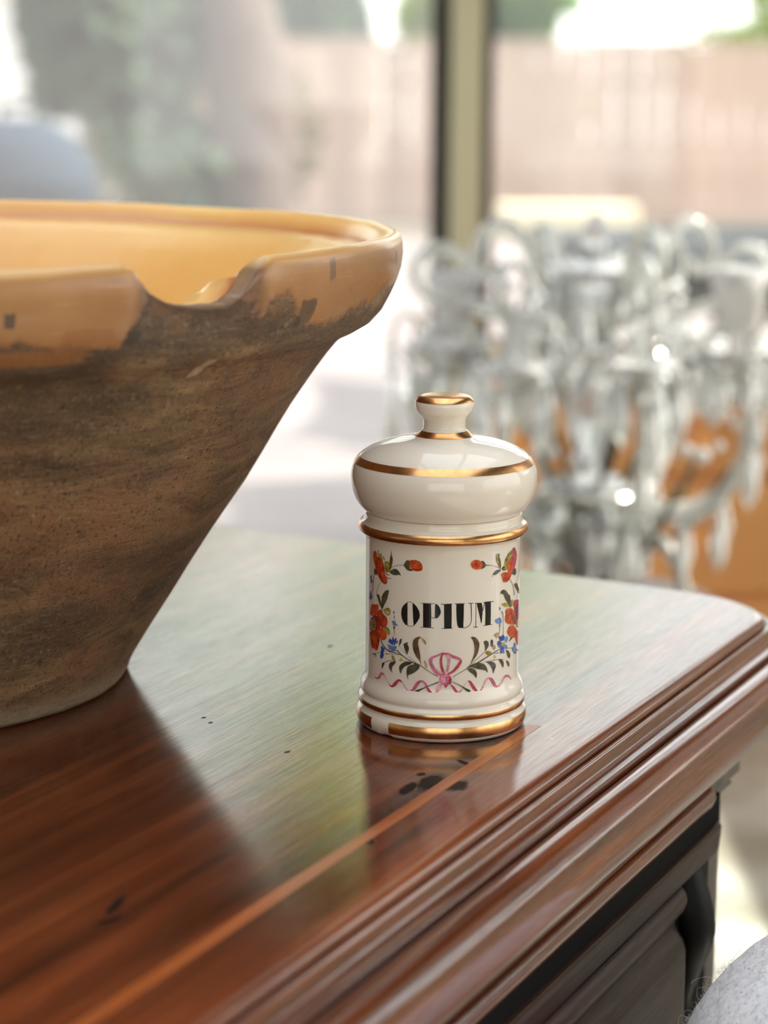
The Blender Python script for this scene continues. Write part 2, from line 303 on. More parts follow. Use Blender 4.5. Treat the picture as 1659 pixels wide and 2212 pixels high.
fp|yg|-3040,5623 -2979,5667 -2920,5710 -2858,5745 -2791,5772 -2722,5790 -2662,5790 -2611,5767 -2569,5727 -2544,5679 -2544,5619 -2561,5550 -2589,5496 -2629,5463 -2679,5443 -2731,5435 -2783,5440 -2836,5456 -2881,5478 -2913,5505 -2936,5539 -2960,5568 -2986,5589 -3013,5606
fp|pl|-2882,5548 -2829,5573 -2776,5597 -2733,5610 -2696,5606 -2668,5590 -2660,5571 -2687,5544 -2735,5513 -2781,5496 -2816,5504 -2849,5526
fp|yg|-2900,4840 -2850,4867 -2800,4893 -2750,4904 -2698,4892 -2646,4863 -2606,4825 -2577,4773 -2558,4710 -2558,4658 -2583,4618 -2627,4587 -2675,4575 -2724,4588 -2777,4619 -2822,4661 -2854,4714 -2877,4777
fs|ol|-2910,4731 -2905,4761 -2902,4790 -2897,4817 -2886,4836 -2866,4852 -2839,4867 -2810,4877 -2782,4878 -2751,4867 -2716,4845 -2678,4818 -2642,4793|-2941,4727 -2938,4756 -2936,4786 -2931,4816 -2915,4844 -2887,4868 -2851,4888 -2810,4901 -2768,4903 -2728,4890 -2690,4866 -2653,4839 -2617,4813
fp|po|-4193,5195 -4165,5315 -4137,5435 -4100,5537 -4046,5616 -3984,5676 -3924,5719 -3866,5737 -3810,5738 -3765,5736 -3742,5734 -3729,5730 -3691,5735 -3604,5761 -3499,5796 -3421,5810 -3380,5800 -3360,5772 -3357,5717 -3372,5616 -3404,5488 -3448,5381 -3501,5314 -3568,5267 -3649,5231 -3757,5201 -3886,5181 -4003,5168 -4080,5170 -4136,5183
fp|pd|-3481,5444 -3380,5513 -3284,5581 -3207,5625 -3158,5634 -3124,5621 -3094,5595 -3069,5553 -3046,5500 -3011,5452 -2954,5422 -2886,5397 -2829,5364 -2788,5320 -2756,5268 -2741,5205 -2744,5122 -2763,5027 -2800,4947 -2865,4886 -2950,4838 -3032,4814 -3100,4820 -3163,4850 -3229,4897 -3305,4962 -3384,5044 -3445,5134 -3471,5232 -3476,5338
fp|po|-3354,5365 -3305,5455 -3257,5543 -3207,5590 -3153,5562 -3096,5492 -3038,5430 -2974,5398 -2909,5375 -2854,5342 -2812,5290 -2780,5228 -2765,5165 -2769,5101 -2790,5036 -2826,4978 -2885,4919 -2962,4867 -3032,4849 -3083,4881 -3126,4948 -3173,5032 -3229,5132 -3291,5249
fp|po|-3440,4710 -3333,4749 -3231,4786 -3142,4809 -3071,4814 -3011,4806 -2952,4777 -2882,4719 -2814,4641 -2772,4565 -2766,4498 -2786,4434 -2820,4379 -2869,4333 -2933,4295 -3000,4273 -3064,4268 -3129,4278 -3194,4303 -3259,4342 -3323,4395 -3375,4459 -3406,4535 -3423,4623
fp|pd|-4181,4395 -4039,4444 -3911,4489 -3788,4525 -3664,4551 -3545,4567 -3439,4568 -3339,4555 -3250,4527 -3196,4479 -3192,4406 -3220,4314 -3251,4220 -3276,4124 -3305,4026 -3338,3934 -3375,3847 -3416,3767 -3462,3711 -3515,3691 -3574,3696 -3631,3707 -3683,3726 -3732,3751 -3779,3761 -3819,3733 -3855,3690 -3897,3679 -3954,3715 -4018,3784 -4076,3885 -4117,4033 -4148,4214
fp|po|-4083,4384 -3912,4429 -3758,4469 -3640,4488 -3561,4485 -3508,4464 -3470,4420 -3445,4347 -3434,4252 -3434,4144 -3443,4009 -3463,3861 -3495,3757 -3546,3724 -3612,3734 -3667,3752 -3697,3776 -3715,3809 -3741,3824 -3786,3792 -3841,3743 -3898,3732 -3961,3788 -4028,3883 -4077,3992 -4093,4113 -4088,4248
fp|pp|-4002,5080 -3859,5166 -3728,5249 -3614,5292 -3508,5275 -3414,5221 -3351,5154 -3329,5079 -3334,4993 -3349,4907 -3364,4820 -3389,4734 -3440,4657 -3534,4589 -3660,4530 -3788,4489 -3910,4469 -4033,4467 -4133,4496 -4194,4575 -4221,4687 -4213,4798 -4160,4895 -4079,4988
fp|pd|-3646,5019 -3580,5114 -3516,5208 -3447,5275 -3361,5308 -3271,5315 -3204,5290 -3164,5229 -3143,5138 -3144,5038 -3174,4927 -3226,4808 -3286,4708 -3357,4631 -3438,4573 -3504,4554 -3539,4591 -3556,4667 -3573,4751 -3597,4835 -3622,4927
fp|tn|-3558,4861 -3581,4741 -3653,4632 -3763,4555 -3895,4524 -4024,4545 -4122,4615 -4161,4722 -4126,4846 -4030,4961 -3901,5043 -3769,5073 -3658,5047 -3584,4971
fp|ol|-3669,4828 -3684,4743 -3729,4668 -3797,4616 -3876,4598 -3952,4616 -4007,4668 -4028,4744 -4009,4830 -3956,4907 -3881,4961 -3802,4979 -3733,4959 -3686,4904
fp|ye|-3746,4837 -3757,4780 -3788,4730 -3835,4695 -3888,4682 -3939,4695 -3975,4729 -3989,4780 -3976,4837 -3941,4889 -3891,4924 -3838,4937 -3790,4924 -3758,4888
fp|k|-3795,4781 -3800,4745 -3815,4714 -3837,4693 -3862,4688 -3885,4698 -3901,4722 -3907,4755 -3902,4791 -3886,4822 -3864,4843 -3839,4849 -3816,4839 -3801,4814
fs|gr|-2374,5496 -2365,5458 -2356,5419 -2348,5381 -2342,5344 -2338,5309 -2336,5274 -2335,5240 -2334,5206|-2317,5508 -2319,5467 -2321,5427 -2323,5387 -2324,5348 -2324,5312 -2323,5277 -2322,5243 -2321,5208
fp|vi|-2316,5647 -2320,5616 -2332,5589 -2349,5573 -2369,5570 -2387,5580 -2399,5603 -2404,5632 -2400,5663 -2388,5690 -2370,5706 -2351,5709 -2333,5699 -2321,5676
fp|lb|-2472,5235 -2449,5247 -2427,5259 -2405,5264 -2383,5258 -2360,5246 -2339,5240 -2316,5251 -2294,5268 -2274,5268 -2260,5237 -2248,5190 -2230,5152 -2190,5136 -2143,5128 -2124,5116 -2156,5091 -2216,5062 -2272,5041 -2313,5032 -2350,5032 -2381,5040 -2400,5060 -2413,5088 -2426,5120 -2441,5156 -2456,5196
fp|gr|-2391,4986 -2364,5002 -2338,5019 -2315,5025 -2294,5014 -2277,4993 -2271,4970 -2281,4945 -2303,4918 -2324,4900 -2344,4898 -2364,4905 -2379,4917 -2386,4936 -2389,4961
fs|gr|-2344,4906 -2345,4867 -2346,4829 -2347,4790 -2351,4747 -2359,4700 -2370,4650 -2381,4598 -2392,4547|-2327,4908 -2329,4869 -2330,4831 -2333,4791 -2338,4748 -2347,4701 -2358,4650 -2370,4598 -2381,4547
fs|gr|-2331,4908 -2327,4868 -2323,4827 -2318,4787 -2313,4752 -2306,4723 -2299,4698 -2291,4675 -2283,4652|-2318,4910 -2314,4870 -2311,4829 -2307,4790 -2302,4755 -2296,4726 -2289,4702 -2282,4679 -2275,4655
fp|bd|-2340,4419 -2337,4362 -2347,4313 -2366,4283 -2391,4276 -2418,4295 -2440,4336 -2454,4390 -2457,4447 -2447,4495 -2428,4526 -2402,4533 -2375,4514 -2353,4473
fp|bd|-2476,4336 -2454,4281 -2447,4231 -2457,4198 -2481,4187 -2516,4200 -2554,4234 -2588,4284 -2610,4339 -2617,4388 -2607,4422 -2582,4434 -2546,4421 -2509,4386
fp|bd|-2216,4390 -2237,4332 -2264,4285 -2291,4260 -2314,4261 -2327,4288 -2327,4335 -2316,4393 -2294,4452 -2267,4498 -2240,4523 -2218,4522 -2205,4495 -2204,4448
fp|bd|-2248,4321 -2258,4258 -2279,4207 -2305,4177 -2332,4174 -2354,4198 -2368,4246 -2369,4307 -2358,4370 -2337,4421 -2311,4451 -2284,4454 -2262,4429 -2249,4382
fp|bd|-2395,4293 -2383,4238 -2384,4190 -2398,4159 -2423,4149 -2454,4164 -2484,4200 -2508,4250 -2521,4305 -2520,4353 -2505,4385 -2480,4394 -2449,4379 -2419,4343
fp|bd|-2560,4305 -2539,4274 -2530,4244 -2534,4222 -2552,4210 -2579,4213 -2611,4229 -2641,4255 -2663,4285 -2673,4315 -2668,4338 -2650,4349 -2622,4347 -2590,4331
fp|bd|-2146,4327 -2168,4291 -2193,4263 -2215,4249 -2230,4252 -2236,4272 -2230,4305 -2214,4343 -2192,4380 -2167,4408 -2145,4421 -2130,4418 -2125,4398 -2130,4366
fp|lb|-2415,4074 -2439,4054 -2491,4041 -2560,4038 -2634,4044 -2697,4059 -2737,4081 -2744,4104 -2717,4125 -2662,4139 -2591,4143 -2518,4136 -2458,4120 -2421,4098
fp|lb|-2220,4093 -2236,4059 -2287,4023 -2365,3992 -2453,3971 -2537,3965 -2597,3975 -2621,4000 -2603,4035 -2548,4073 -2467,4106 -2378,4127 -2298,4131 -2242,4119
fp|lb|-2401,3980 -2426,3950 -2472,3929 -2529,3920 -2588,3926 -2635,3944 -2661,3972 -2660,4005 -2633,4035 -2585,4057 -2527,4066 -2470,4061 -2425,4041 -2400,4013
fp|lb|-2195,4139 -2187,4109 -2203,4070 -2238,4032 -2288,4000 -2341,3981 -2388,3980 -2419,3995 -2427,4026 -2411,4064 -2374,4104 -2323,4136 -2270,4155 -2224,4156
fp|lb|-2326,3976 -2335,3940 -2359,3909 -2394,3887 -2434,3880 -2470,3889 -2495,3912 -2505,3945 -2496,3981 -2471,4013 -2435,4035 -2396,4042 -2360,4032 -2335,4009
fp|lb|-2231,4002 -2229,3967 -2241,3936 -2263,3913 -2291,3904 -2320,3911 -2344,3931 -2358,3962 -2360,3996 -2348,4028 -2325,4051 -2297,4060 -2268,4053 -2244,4032
fp|bd|-2997,3928 -2994,3886 -3006,3848 -3033,3820 -3069,3808 -3107,3815 -3139,3839 -3159,3875 -3163,3917 -3150,3956 -3122,3984 -3086,3996 -3048,3989 -3017,3965
fp|bd|-2898,3838 -2922,3790 -2955,3751 -2992,3729 -3024,3728 -3046,3748 -3052,3786 -3041,3834 -3016,3883 -2982,3922 -2946,3944 -2914,3945 -2894,3924 -2888,3886
fp|bd|-2981,3745 -2990,3690 -3015,3641 -3053,3609 -3096,3600 -3135,3615 -3163,3653 -3173,3704 -3164,3760 -3137,3809 -3098,3842 -3055,3851 -3017,3835 -2991,3797
fp|bd|-2993,3559 -3010,3499 -3046,3447 -3093,3413 -3142,3405 -3185,3424 -3210,3466 -3214,3524 -3195,3585 -3158,3638 -3109,3671 -3061,3679 -3020,3659 -2996,3617
fp|bd|-2954,3601 -2972,3553 -2999,3513 -3031,3489 -3061,3486 -3083,3505 -3092,3541 -3087,3589 -3068,3637 -3040,3678 -3008,3702 -2979,3704 -2958,3685 -2949,3649
fp|vi|-3536,3564 -3543,3546 -3579,3519 -3641,3486 -3716,3454 -3792,3430 -3852,3417 -3881,3420 -3874,3438 -3830,3468 -3762,3502 -3685,3534 -3613,3558 -3561,3568
fp|vi|-3515,3485 -3521,3445 -3537,3410 -3561,3387 -3589,3381 -3614,3392 -3632,3419 -3638,3456 -3633,3496 -3615,3531 -3591,3554 -3563,3560 -3538,3549 -3521,3522
fs|gr|-3175,4267 -3155,4219 -3137,4169 -3114,4119 -3078,4070 -3027,4023 -2966,3978 -2901,3935 -2838,3900 -2779,3872 -2720,3849 -2657,3833 -2587,3822 -2507,3820 -2422,3825 -2340,3830 -2266,3830 -2197,3823 -2132,3811 -2071,3798 -2016,3785 -1970,3774 -1930,3762 -1893,3751 -1856,3739|-3126,4285 -3103,4237 -3083,4189 -3060,4142 -3025,4099 -2976,4056 -2917,4013 -2854,3973 -2793,3942 -2735,3919 -2679,3904 -2621,3893 -2559,3883 -2489,3876 -2410,3873 -2330,3869 -2255,3863 -2185,3852 -2119,3839 -2057,3826 -2002,3813 -1956,3801 -1916,3789 -1879,3778 -1841,3766
fs|gr|-2199,3964 -2162,3936 -2126,3907 -2088,3878 -2047,3849 -2004,3820 -1957,3791 -1910,3763 -1862,3736 -1812,3710 -1762,3685 -1711,3662 -1663,3640 -1618,3621 -1575,3605 -1534,3589 -1492,3573|-2154,4003 -2119,3973 -2085,3943 -2050,3913 -2013,3884 -1971,3855 -1927,3825 -1881,3797 -1835,3770 -1788,3744 -1739,3718 -1690,3694 -1644,3673 -1600,3654 -1558,3638 -1516,3623 -1475,3606
fs|gr|-2843,3664 -2816,3672 -2793,3679 -2762,3688 -2715,3698 -2649,3711 -2571,3726 -2483,3740 -2391,3753 -2291,3765 -2183,3776 -2074,3785 -1970,3793|-2833,3726 -2808,3724 -2786,3721 -2759,3720 -2714,3723 -2649,3732 -2570,3744 -2483,3758 -2390,3771 -2290,3784 -2182,3796 -2073,3807 -1968,3818
fs|gr|-3456,3563 -3400,3585 -3346,3607 -3294,3627 -3242,3645 -3188,3660 -3132,3674 -3075,3687 -3020,3700|-3464,3575 -3410,3599 -3358,3623 -3305,3647 -3249,3668 -3191,3685 -3133,3698 -3076,3709 -3021,3721
fp|gr|-2074,4194 -2070,4262 -2065,4330 -2056,4390 -2039,4441 -2018,4484 -1996,4513 -1970,4528 -1942,4529 -1925,4515 -1923,4477 -1931,4423 -1944,4372 -1964,4329 -1989,4289 -2014,4256 -2034,4231 -2054,4212
fs|gr|-2069,4191 -2031,4153 -1995,4115 -1957,4077 -1915,4038 -1868,4001 -1818,3964 -1767,3927 -1717,3890|-2059,4199 -2022,4161 -1985,4123 -1947,4084 -1906,4047 -1860,4010 -1810,3973 -1759,3936 -1709,3899
fp|gr|-1655,3832 -1688,3890 -1722,3948 -1753,4012 -1785,4092 -1815,4177 -1834,4247 -1834,4290 -1823,4318 -1805,4339 -1781,4352 -1751,4359 -1718,4368 -1676,4388 -1632,4411 -1604,4418 -1609,4400 -1631,4366 -1641,4325 -1623,4281 -1593,4230 -1573,4176 -1574,4118 -1585,4057 -1600,3997 -1616,3941 -1636,3887
fp|br|-1031,3602 -1092,3663 -1153,3724 -1211,3795 -1267,3885 -1319,3984 -1359,4078 -1382,4163 -1394,4244 -1398,4319 -1398,4390 -1390,4456 -1372,4515 -1342,4567 -1301,4612 -1256,4649 -1202,4680 -1143,4703 -1095,4717 -1059,4720 -1033,4713 -1024,4697 -1044,4671 -1081,4636 -1112,4593 -1127,4543 -1136,4485 -1137,4416 -1126,4331 -1108,4236 -1089,4140 -1069,4048 -1048,3956 -1033,3865 -1028,3776 -1030,3689
fp|tn|-1042,4704 -1000,4685 -958,4667 -918,4644 -879,4617 -842,4586 -813,4547 -794,4486 -784,4417 -785,4374 -803,4376 -833,4404 -864,4438 -893,4472 -923,4511 -952,4554 -982,4601 -1012,4653
fp|yg|-2489,3671 -2444,3688 -2400,3704 -2362,3704 -2331,3675 -2305,3629 -2286,3586 -2267,3550 -2254,3516 -2260,3490 -2299,3467 -2358,3452 -2410,3463 -2442,3515 -2465,3593
fp|ye|-2022,3629 -1989,3646 -1956,3662 -1930,3664 -1912,3639 -1902,3599 -1906,3567 -1938,3545 -1986,3529 -2021,3529 -2030,3552 -2026,3591
fs|gr|-2954,3256 -2880,3290 -2807,3324 -2738,3355 -2670,3382 -2604,3403 -2538,3419 -2473,3434 -2409,3449|-2965,3273 -2891,3308 -2819,3343 -2748,3376 -2677,3405 -2608,3426 -2540,3442 -2475,3455 -2411,3469
fs|gr|-2069,3513 -2000,3520 -1932,3527 -1865,3532 -1794,3535 -1720,3535 -1643,3533 -1566,3528 -1491,3521 -1413,3508 -1334,3492 -1261,3474 -1204,3459 -1167,3447 -1146,3437 -1129,3427 -1107,3417|-2067,3530 -1999,3536 -1931,3542 -1863,3548 -1792,3551 -1717,3552 -1640,3551 -1562,3549 -1485,3545 -1406,3538 -1323,3530 -1247,3520 -1187,3510 -1145,3500 -1118,3490 -1099,3481 -1078,3472
fp|gr|-2930,3291 -2979,3267 -3029,3243 -3066,3211 -3083,3165 -3087,3113 -3087,3064 -3088,3016 -3085,2972 -3073,2955 -3050,2981 -3019,3032 -2988,3086 -2954,3134 -2920,3185 -2899,3226 -2901,3253 -2915,3272
fp|gr|-2236,3504 -2239,3460 -2242,3416 -2259,3369 -2302,3316 -2360,3259 -2408,3201 -2435,3143 -2452,3084 -2457,3030 -2439,2973 -2411,2921 -2405,2898 -2444,2923 -2508,2977 -2562,3030 -2597,3072 -2621,3113 -2630,3159 -2623,3217 -2601,3279 -2565,3333 -2512,3372 -2446,3401 -2384,3428 -2332,3454 -2284,3479
fp|gr|-1362,3557 -1479,3551 -1598,3543 -1704,3525 -1792,3492 -1865,3449 -1928,3402 -1980,3352 -2021,3299 -2047,3243 -2053,3182 -2044,3119 -2029,3064 -2008,3012 -1982,2967 -1958,2954 -1942,2989 -1928,3056 -1902,3124 -1861,3186 -1810,3250 -1747,3308 -1662,3357 -1567,3401 -1487,3442 -1436,3482 -1399,3520
fp|gr|-1072,3446 -1139,3457 -1206,3468 -1277,3466 -1362,3446 -1452,3414 -1529,3377 -1586,3340 -1628,3298 -1658,3239 -1675,3154 -1679,3051 -1673,2955 -1648,2859 -1613,2768 -1588,2725 -1590,2763 -1602,2850 -1590,2926 -1537,2964 -1462,2990 -1377,3033 -1277,3110 -1169,3202 -1091,3284 -1065,3344 -1069,3395
fs|gr|-1583,3620 -1507,3579 -1429,3536 -1355,3495 -1289,3464 -1232,3445 -1184,3436 -1143,3431 -1101,3421 -1060,3408 -1021,3394 -976,3375 -919,3345 -844,3301 -756,3244 -665,3184 -578,3130 -497,3086 -419,3045 -343,3007 -266,2967|-1567,3645 -1487,3609 -1407,3571 -1331,3536 -1266,3509 -1215,3493 -1172,3486 -1129,3480 -1084,3467 -1041,3450 -1002,3431 -958,3407 -901,3373 -827,3326 -741,3266 -651,3205 -565,3151 -485,3109 -407,3072 -329,3036 -250,2999
fs|gr|-1623,3803 -1569,3764 -1515,3724 -1461,3685 -1410,3646 -1362,3609 -1316,3573 -1271,3537 -1225,3501|-1616,3812 -1561,3774 -1506,3735 -1451,3696 -1399,3659 -1349,3625 -1301,3591 -1254,3558 -1206,3524
fs|br|-1103,3693 -1083,3655 -1061,3616 -1042,3579 -1026,3546 -1016,3519 -1010,3496 -1005,3474 -999,3451|-1047,3720 -1034,3678 -1021,3635 -1009,3594 -999,3557 -993,3527 -989,3502 -987,3479 -983,3455
fp|tn|-874,3703 -847,3673 -819,3643 -793,3609 -765,3567 -738,3520 -723,3473 -723,3417 -734,3360 -751,3331 -775,3345 -805,3387 -831,3446 -848,3521 -861,3612
fp|br|1181,4693 1214,4704 1246,4715 1286,4714 1339,4699 1401,4672 1458,4628 1512,4562 1561,4479 1594,4393 1602,4309 1593,4221 1576,4135 1556,4048 1528,3962 1493,3883 1449,3817 1398,3757 1345,3698 1280,3619 1213,3540 1179,3512 1200,3570 1254,3678 1301,3782 1328,3861 1348,3937 1361,4017 1366,4108 1365,4205 1356,4298 1340,4386 1316,4471 1289,4544 1256,4601 1218,4647
fp|gr|1898,3975 1894,4066 1890,4157 1881,4238 1858,4305 1831,4361 1820,4407 1837,4442 1872,4467 1912,4475 1960,4463 2015,4435 2057,4395 2080,4339 2089,4271 2085,4210 2062,4162 2026,4121 1991,4083 1960,4045 1929,4010
fp|gr|2211,4151 2197,4231 2184,4311 2181,4377 2193,4426 2216,4462 2242,4478 2274,4465 2309,4432 2334,4393 2338,4349 2332,4299 2324,4254 2319,4215 2313,4181 2300,4157 2275,4148 2242,4150
fp|tn|2300,4157 2318,4188 2337,4218 2363,4227 2411,4201 2467,4153 2500,4104 2491,4054 2457,4004 2422,3976 2389,3985 2355,4017 2328,4052 2314,4085 2307,4121
fp|yg|1910,3953 1942,3972 1974,3992 2016,3999 2080,3986 2156,3960 2215,3929 2254,3892 2275,3851 2268,3820 2217,3800 2138,3789 2069,3790 2020,3807 1979,3837 1947,3868 1929,3895 1919,3924
fs|ol|1949,3944 1962,3920 1975,3895 1990,3870 2014,3849 2044,3838 2077,3835 2111,3834 2143,3831|1966,3949 1981,3925 1994,3900 2009,3880 2025,3865 2046,3858 2075,3853 2108,3851 2141,3847
fs|gr|1891,3981 1806,3922 1722,3861 1639,3801 1555,3742 1467,3684 1376,3628 1289,3572 1213,3516 1153,3463 1102,3412 1056,3362 1008,3311|1904,3968 1819,3909 1735,3848 1651,3788 1567,3728 1479,3670 1388,3612 1302,3555 1228,3500 1168,3448 1118,3398 1072,3348 1024,3297
fs|gr|2689,3963 2534,3921 2388,3877 2246,3831 2105,3781 1959,3726 1810,3666 1671,3608 1550,3558 1451,3524 1365,3500 1286,3478 1211,3448 1145,3411 1090,3372 1035,3330 969,3288 884,3241 788,3191 693,3141 611,3095 548,3058 495,3025 446,2994 396,2962|2714,3931 2561,3888 2415,3842 2273,3794 2132,3743 1987,3685 1840,3622 1701,3561 1579,3509 1475,3474 1385,3451 1306,3432 1233,3408 1169,3377 1111,3343 1052,3306 982,3266 896,3221 799,3172 704,3122 622,3078 558,3041 505,3008 457,2977 407,2945
fs|gr|2375,3798 2416,3797 2457,3796 2499,3795 2539,3793 2576,3790 2611,3787 2646,3783 2682,3779|2371,3808 2411,3811 2451,3813 2492,3816 2531,3818 2567,3819 2602,3820 2636,3821 2670,3821
fp|ye|2414,3735 2450,3726 2485,3717 2510,3699 2517,3659 2513,3611 2499,3579 2469,3577 2430,3592 2404,3616 2399,3650 2407,3692
fp|ol|3182,3832 3257,3808 3334,3783 3408,3743 3485,3675 3560,3591 3603,3516 3594,3452 3552,3397 3502,3376 3448,3407 3388,3470 3338,3535 3305,3595 3281,3659 3258,3715 3232,3759 3207,3795
fp|gr|1036,3323 1123,3389 1210,3454 1305,3501 1419,3519 1543,3518 1654,3503 1744,3478 1820,3441 1885,3393 1942,3332 1987,3261 2020,3192 2043,3118 2053,3045 2048,3006 2026,3025 1989,3077 1938,3124 1870,3151 1789,3173 1705,3195 1616,3219 1524,3242 1438,3266 1361,3296 1291,3328 1223,3348 1159,3347 1097,3335
fp|gr|1027,3283 1092,3300 1158,3317 1224,3317 1292,3294 1361,3254 1417,3208 1456,3157 1482,3099 1496,3039 1497,2962 1486,2881 1467,2840 1438,2866 1400,2930 1356,2993 1303,3039 1243,3084 1185,3130 1131,3180 1079,3232
fs|gr|1838,3514 1939,3515 2043,3514 2148,3513 2252,3510 2353,3507 2452,3504 2552,3499 2657,3490 2766,3478 2881,3461 3000,3442 3126,3422|1835,3527 1936,3529 2039,3531 2144,3532 2247,3531 2347,3529 2447,3526 2548,3520 2653,3511 2764,3497 2879,3478 2999,3457 3125,3434
fp|gr|1954,3504 2054,3500 2156,3495 2250,3480 2333,3449 2406,3408 2463,3363 2499,3315 2518,3263 2521,3211 2505,3162 2474,3113 2443,3063 2416,3001 2390,2938 2366,2915 2350,2958 2335,3041 2309,3127 2266,3204 2211,3283 2152,3354 2088,3410 2021,3457
fp|gr|2669,3508 2758,3489 2850,3469 2928,3438 2984,3392 3024,3335 3046,3272 3048,3188 3031,3099 3003,3058 2962,3096 2910,3182 2854,3270 2794,3348 2731,3428
fp|gr|3234,3334 3284,3320 3336,3306 3385,3280 3435,3237 3482,3182 3511,3129 3517,3072 3503,3016 3475,2995 3426,3033 3364,3105 3313,3174 3281,3229 3257,3281
fp|bd|3084,4391 3064,4338 3023,4303 2969,4290 2913,4304 2866,4341 2837,4395 2831,4454 2849,4507 2888,4544 2941,4556 2997,4542 3046,4504 3078,4450
fp|bd|2877,4429 2905,4373 2910,4325 2892,4297 2854,4292 2804,4313 2753,4354 2710,4408 2684,4464 2679,4511 2696,4540 2732,4545 2781,4525 2832,4484
fp|lb|3336,4264 3306,4208 3260,4169 3208,4155 3160,4170 3126,4210 3111,4267 3118,4331 3146,4389 3189,4429 3241,4442 3290,4427 3328,4386 3344,4328
fp|bd|2852,4178 2840,4119 2804,4076 2752,4059 2695,4069 2643,4106 2607,4162 2594,4225 2604,4285 2638,4328 2688,4346 2745,4336 2798,4299 2837,4242
fp|vi|2938,4038 2925,4006 2887,3985 2833,3980 2774,3991 2722,4016 2685,4051 2672,4088 2684,4120 2718,4141 2770,4147 2829,4136 2884,4110 2923,4075
fp|lb|3316,3942 3300,3900 3252,3873 3183,3867 3108,3882 3042,3916 2997,3962 2980,4012 2995,4055 3038,4083 3102,4091 3176,4076 3246,4040 3297,3993
fp|bd|3056,3865 3034,3808 2989,3771 2930,3758 2868,3774 2817,3814 2786,3871 2779,3934 2799,3991 2841,4030 2898,4043 2960,4027 3014,3986 3048,3928
fp|lb|2902,3789 2887,3759 2862,3738 2831,3732 2802,3741 2779,3764 2768,3795 2769,3830 2784,3860 2808,3881 2839,3887 2868,3878 2892,3855 2904,3824
fp|lb|3087,3787 3090,3747 3076,3717 3047,3703 3009,3706 2970,3727 2938,3761 2918,3802 2914,3842 2928,3872 2956,3887 2993,3884 3032,3863 3066,3828
fp|ye|3102,4129 3091,4100 3061,4082 3017,4077 2969,4086 2925,4109 2896,4139 2884,4172 2894,4201 2922,4220 2965,4225 3013,4216 3057,4193 3089,4162
fp|lb|4246,3816 4233,3772 4193,3745 4135,3738 4072,3754 4018,3787 3980,3834 3966,3884 3975,3928 4009,3957 4060,3966 4122,3951 4182,3915 4227,3867
fp|lb|4363,3589 4328,3543 4230,3525 4100,3532 3971,3564 3864,3614 3794,3674 3768,3734 3789,3784 3855,3811 3958,3811 4086,3780 4216,3724 4320,3654
fp|lb|4373,3461 4351,3428 4286,3413 4197,3418 4106,3441 4029,3477 3977,3521 3958,3564 3973,3599 4021,3619 4095,3618 4185,3596 4275,3556 4345,3507
fs|gr|3272,3874 3339,3863 3410,3852 3481,3840 3548,3827 3610,3815 3668,3802 3726,3788 3788,3774|3268,3889 3334,3880 3404,3871 3475,3861 3544,3850 3607,3838 3666,3826 3724,3813 3786,3800
fs|gr|4361,3575 4473,3526 4606,3471 4783,3404 5178,3279|4444,3584 4590,3531 4787,3464 5178,3346 5177,3331
fp|lb|2424,5309 2455,5322 2487,5335 2518,5346 2550,5354 2582,5359 2615,5366 2649,5378 2683,5392 2715,5392 2744,5371 2771,5336 2795,5299 2821,5261 2843,5221 2851,5184 2839,5147 2811,5113 2774,5092 2728,5090 2674,5100 2621,5119 2568,5145 2515,5179 2474,5213 2450,5245 2437,5277
fp|lb|2767,5787 2775,5756 2771,5730 2757,5716 2734,5716 2709,5730 2686,5755 2669,5786 2661,5818 2665,5843 2679,5857 2701,5858 2726,5844 2750,5819
fs|gr|2812,5640 2837,5604 2863,5571 2886,5535 2906,5488 2921,5428 2932,5357 2942,5281 2949,5201 2956,5115 2960,5024 2963,4932 2965,4845 2966,4766 2966,4692 2966,4619 2965,4545|2866,5646 2886,5610 2907,5576 2927,5536 2944,5486 2955,5424 2962,5353 2967,5276 2972,5197 2977,5111 2981,5020 2985,4928 2988,4841 2990,4762 2991,4687 2992,4614 2994,4539
fs|gr|2680,5071 2690,5046 2701,5022 2711,4996 2716,4962 2715,4917 2711,4865 2704,4810 2696,4755 2686,4700 2675,4645 2663,4589 2651,4534|2767,5060 2762,5037 2758,5015 2753,4989 2747,4955 2740,4911 2733,4860 2725,4804 2716,4749 2706,4695 2694,4639 2682,4584 2671,4528
fp|tn|2392,4682 2439,4701 2487,4720 2533,4729 2581,4726 2627,4714 2657,4690 2662,4650 2652,4599 2635,4553 2616,4510 2591,4472 2563,4460 2531,4491 2496,4549 2464,4600 2438,4631 2415,4657
fs|gr|2363,4640 2398,4622 2434,4604 2470,4586 2507,4567|2377,4660 2411,4641 2446,4621 2482,4601 2518,4581
fp|gr|3015,6243 3059,6275 3104,6305 3160,6322 3242,6324 3338,6311 3419,6273 3468,6203 3498,6110 3518,6006 3534,5875 3541,5733 3531,5650 3501,5666 3455,5740 3401,5818 3338,5881 3268,5947 3200,6016 3137,6090 3075,6167
fp|yg|2804,5965 2874,5977 2945,5988 3023,5988 3115,5972 3215,5946 3299,5909 3363,5853 3406,5789 3404,5747 3330,5744 3215,5763 3116,5786 3049,5810 2993,5840 2942,5871 2893,5901 2848,5933
fp|yg|3574,5977 3627,5991 3682,6004 3730,5997 3777,5957 3817,5896 3823,5836 3770,5769 3687,5702 3624,5684 3597,5749 3585,5863
fp|po|3157,5443 3138,5509 3120,5574 3121,5626 3153,5659 3205,5678 3274,5685 3366,5678 3479,5659 3588,5630 3677,5595 3758,5552 3839,5496 3924,5422 4010,5334 4097,5243 4199,5150 4304,5053 4365,4967 4347,4893 4276,4832 4182,4796 4073,4795 3952,4815 3825,4843 3690,4872 3552,4907 3433,4946 3329,4988 3238,5036 3168,5088 3123,5149 3097,5216 3087,5280 3099,5337 3128,5390
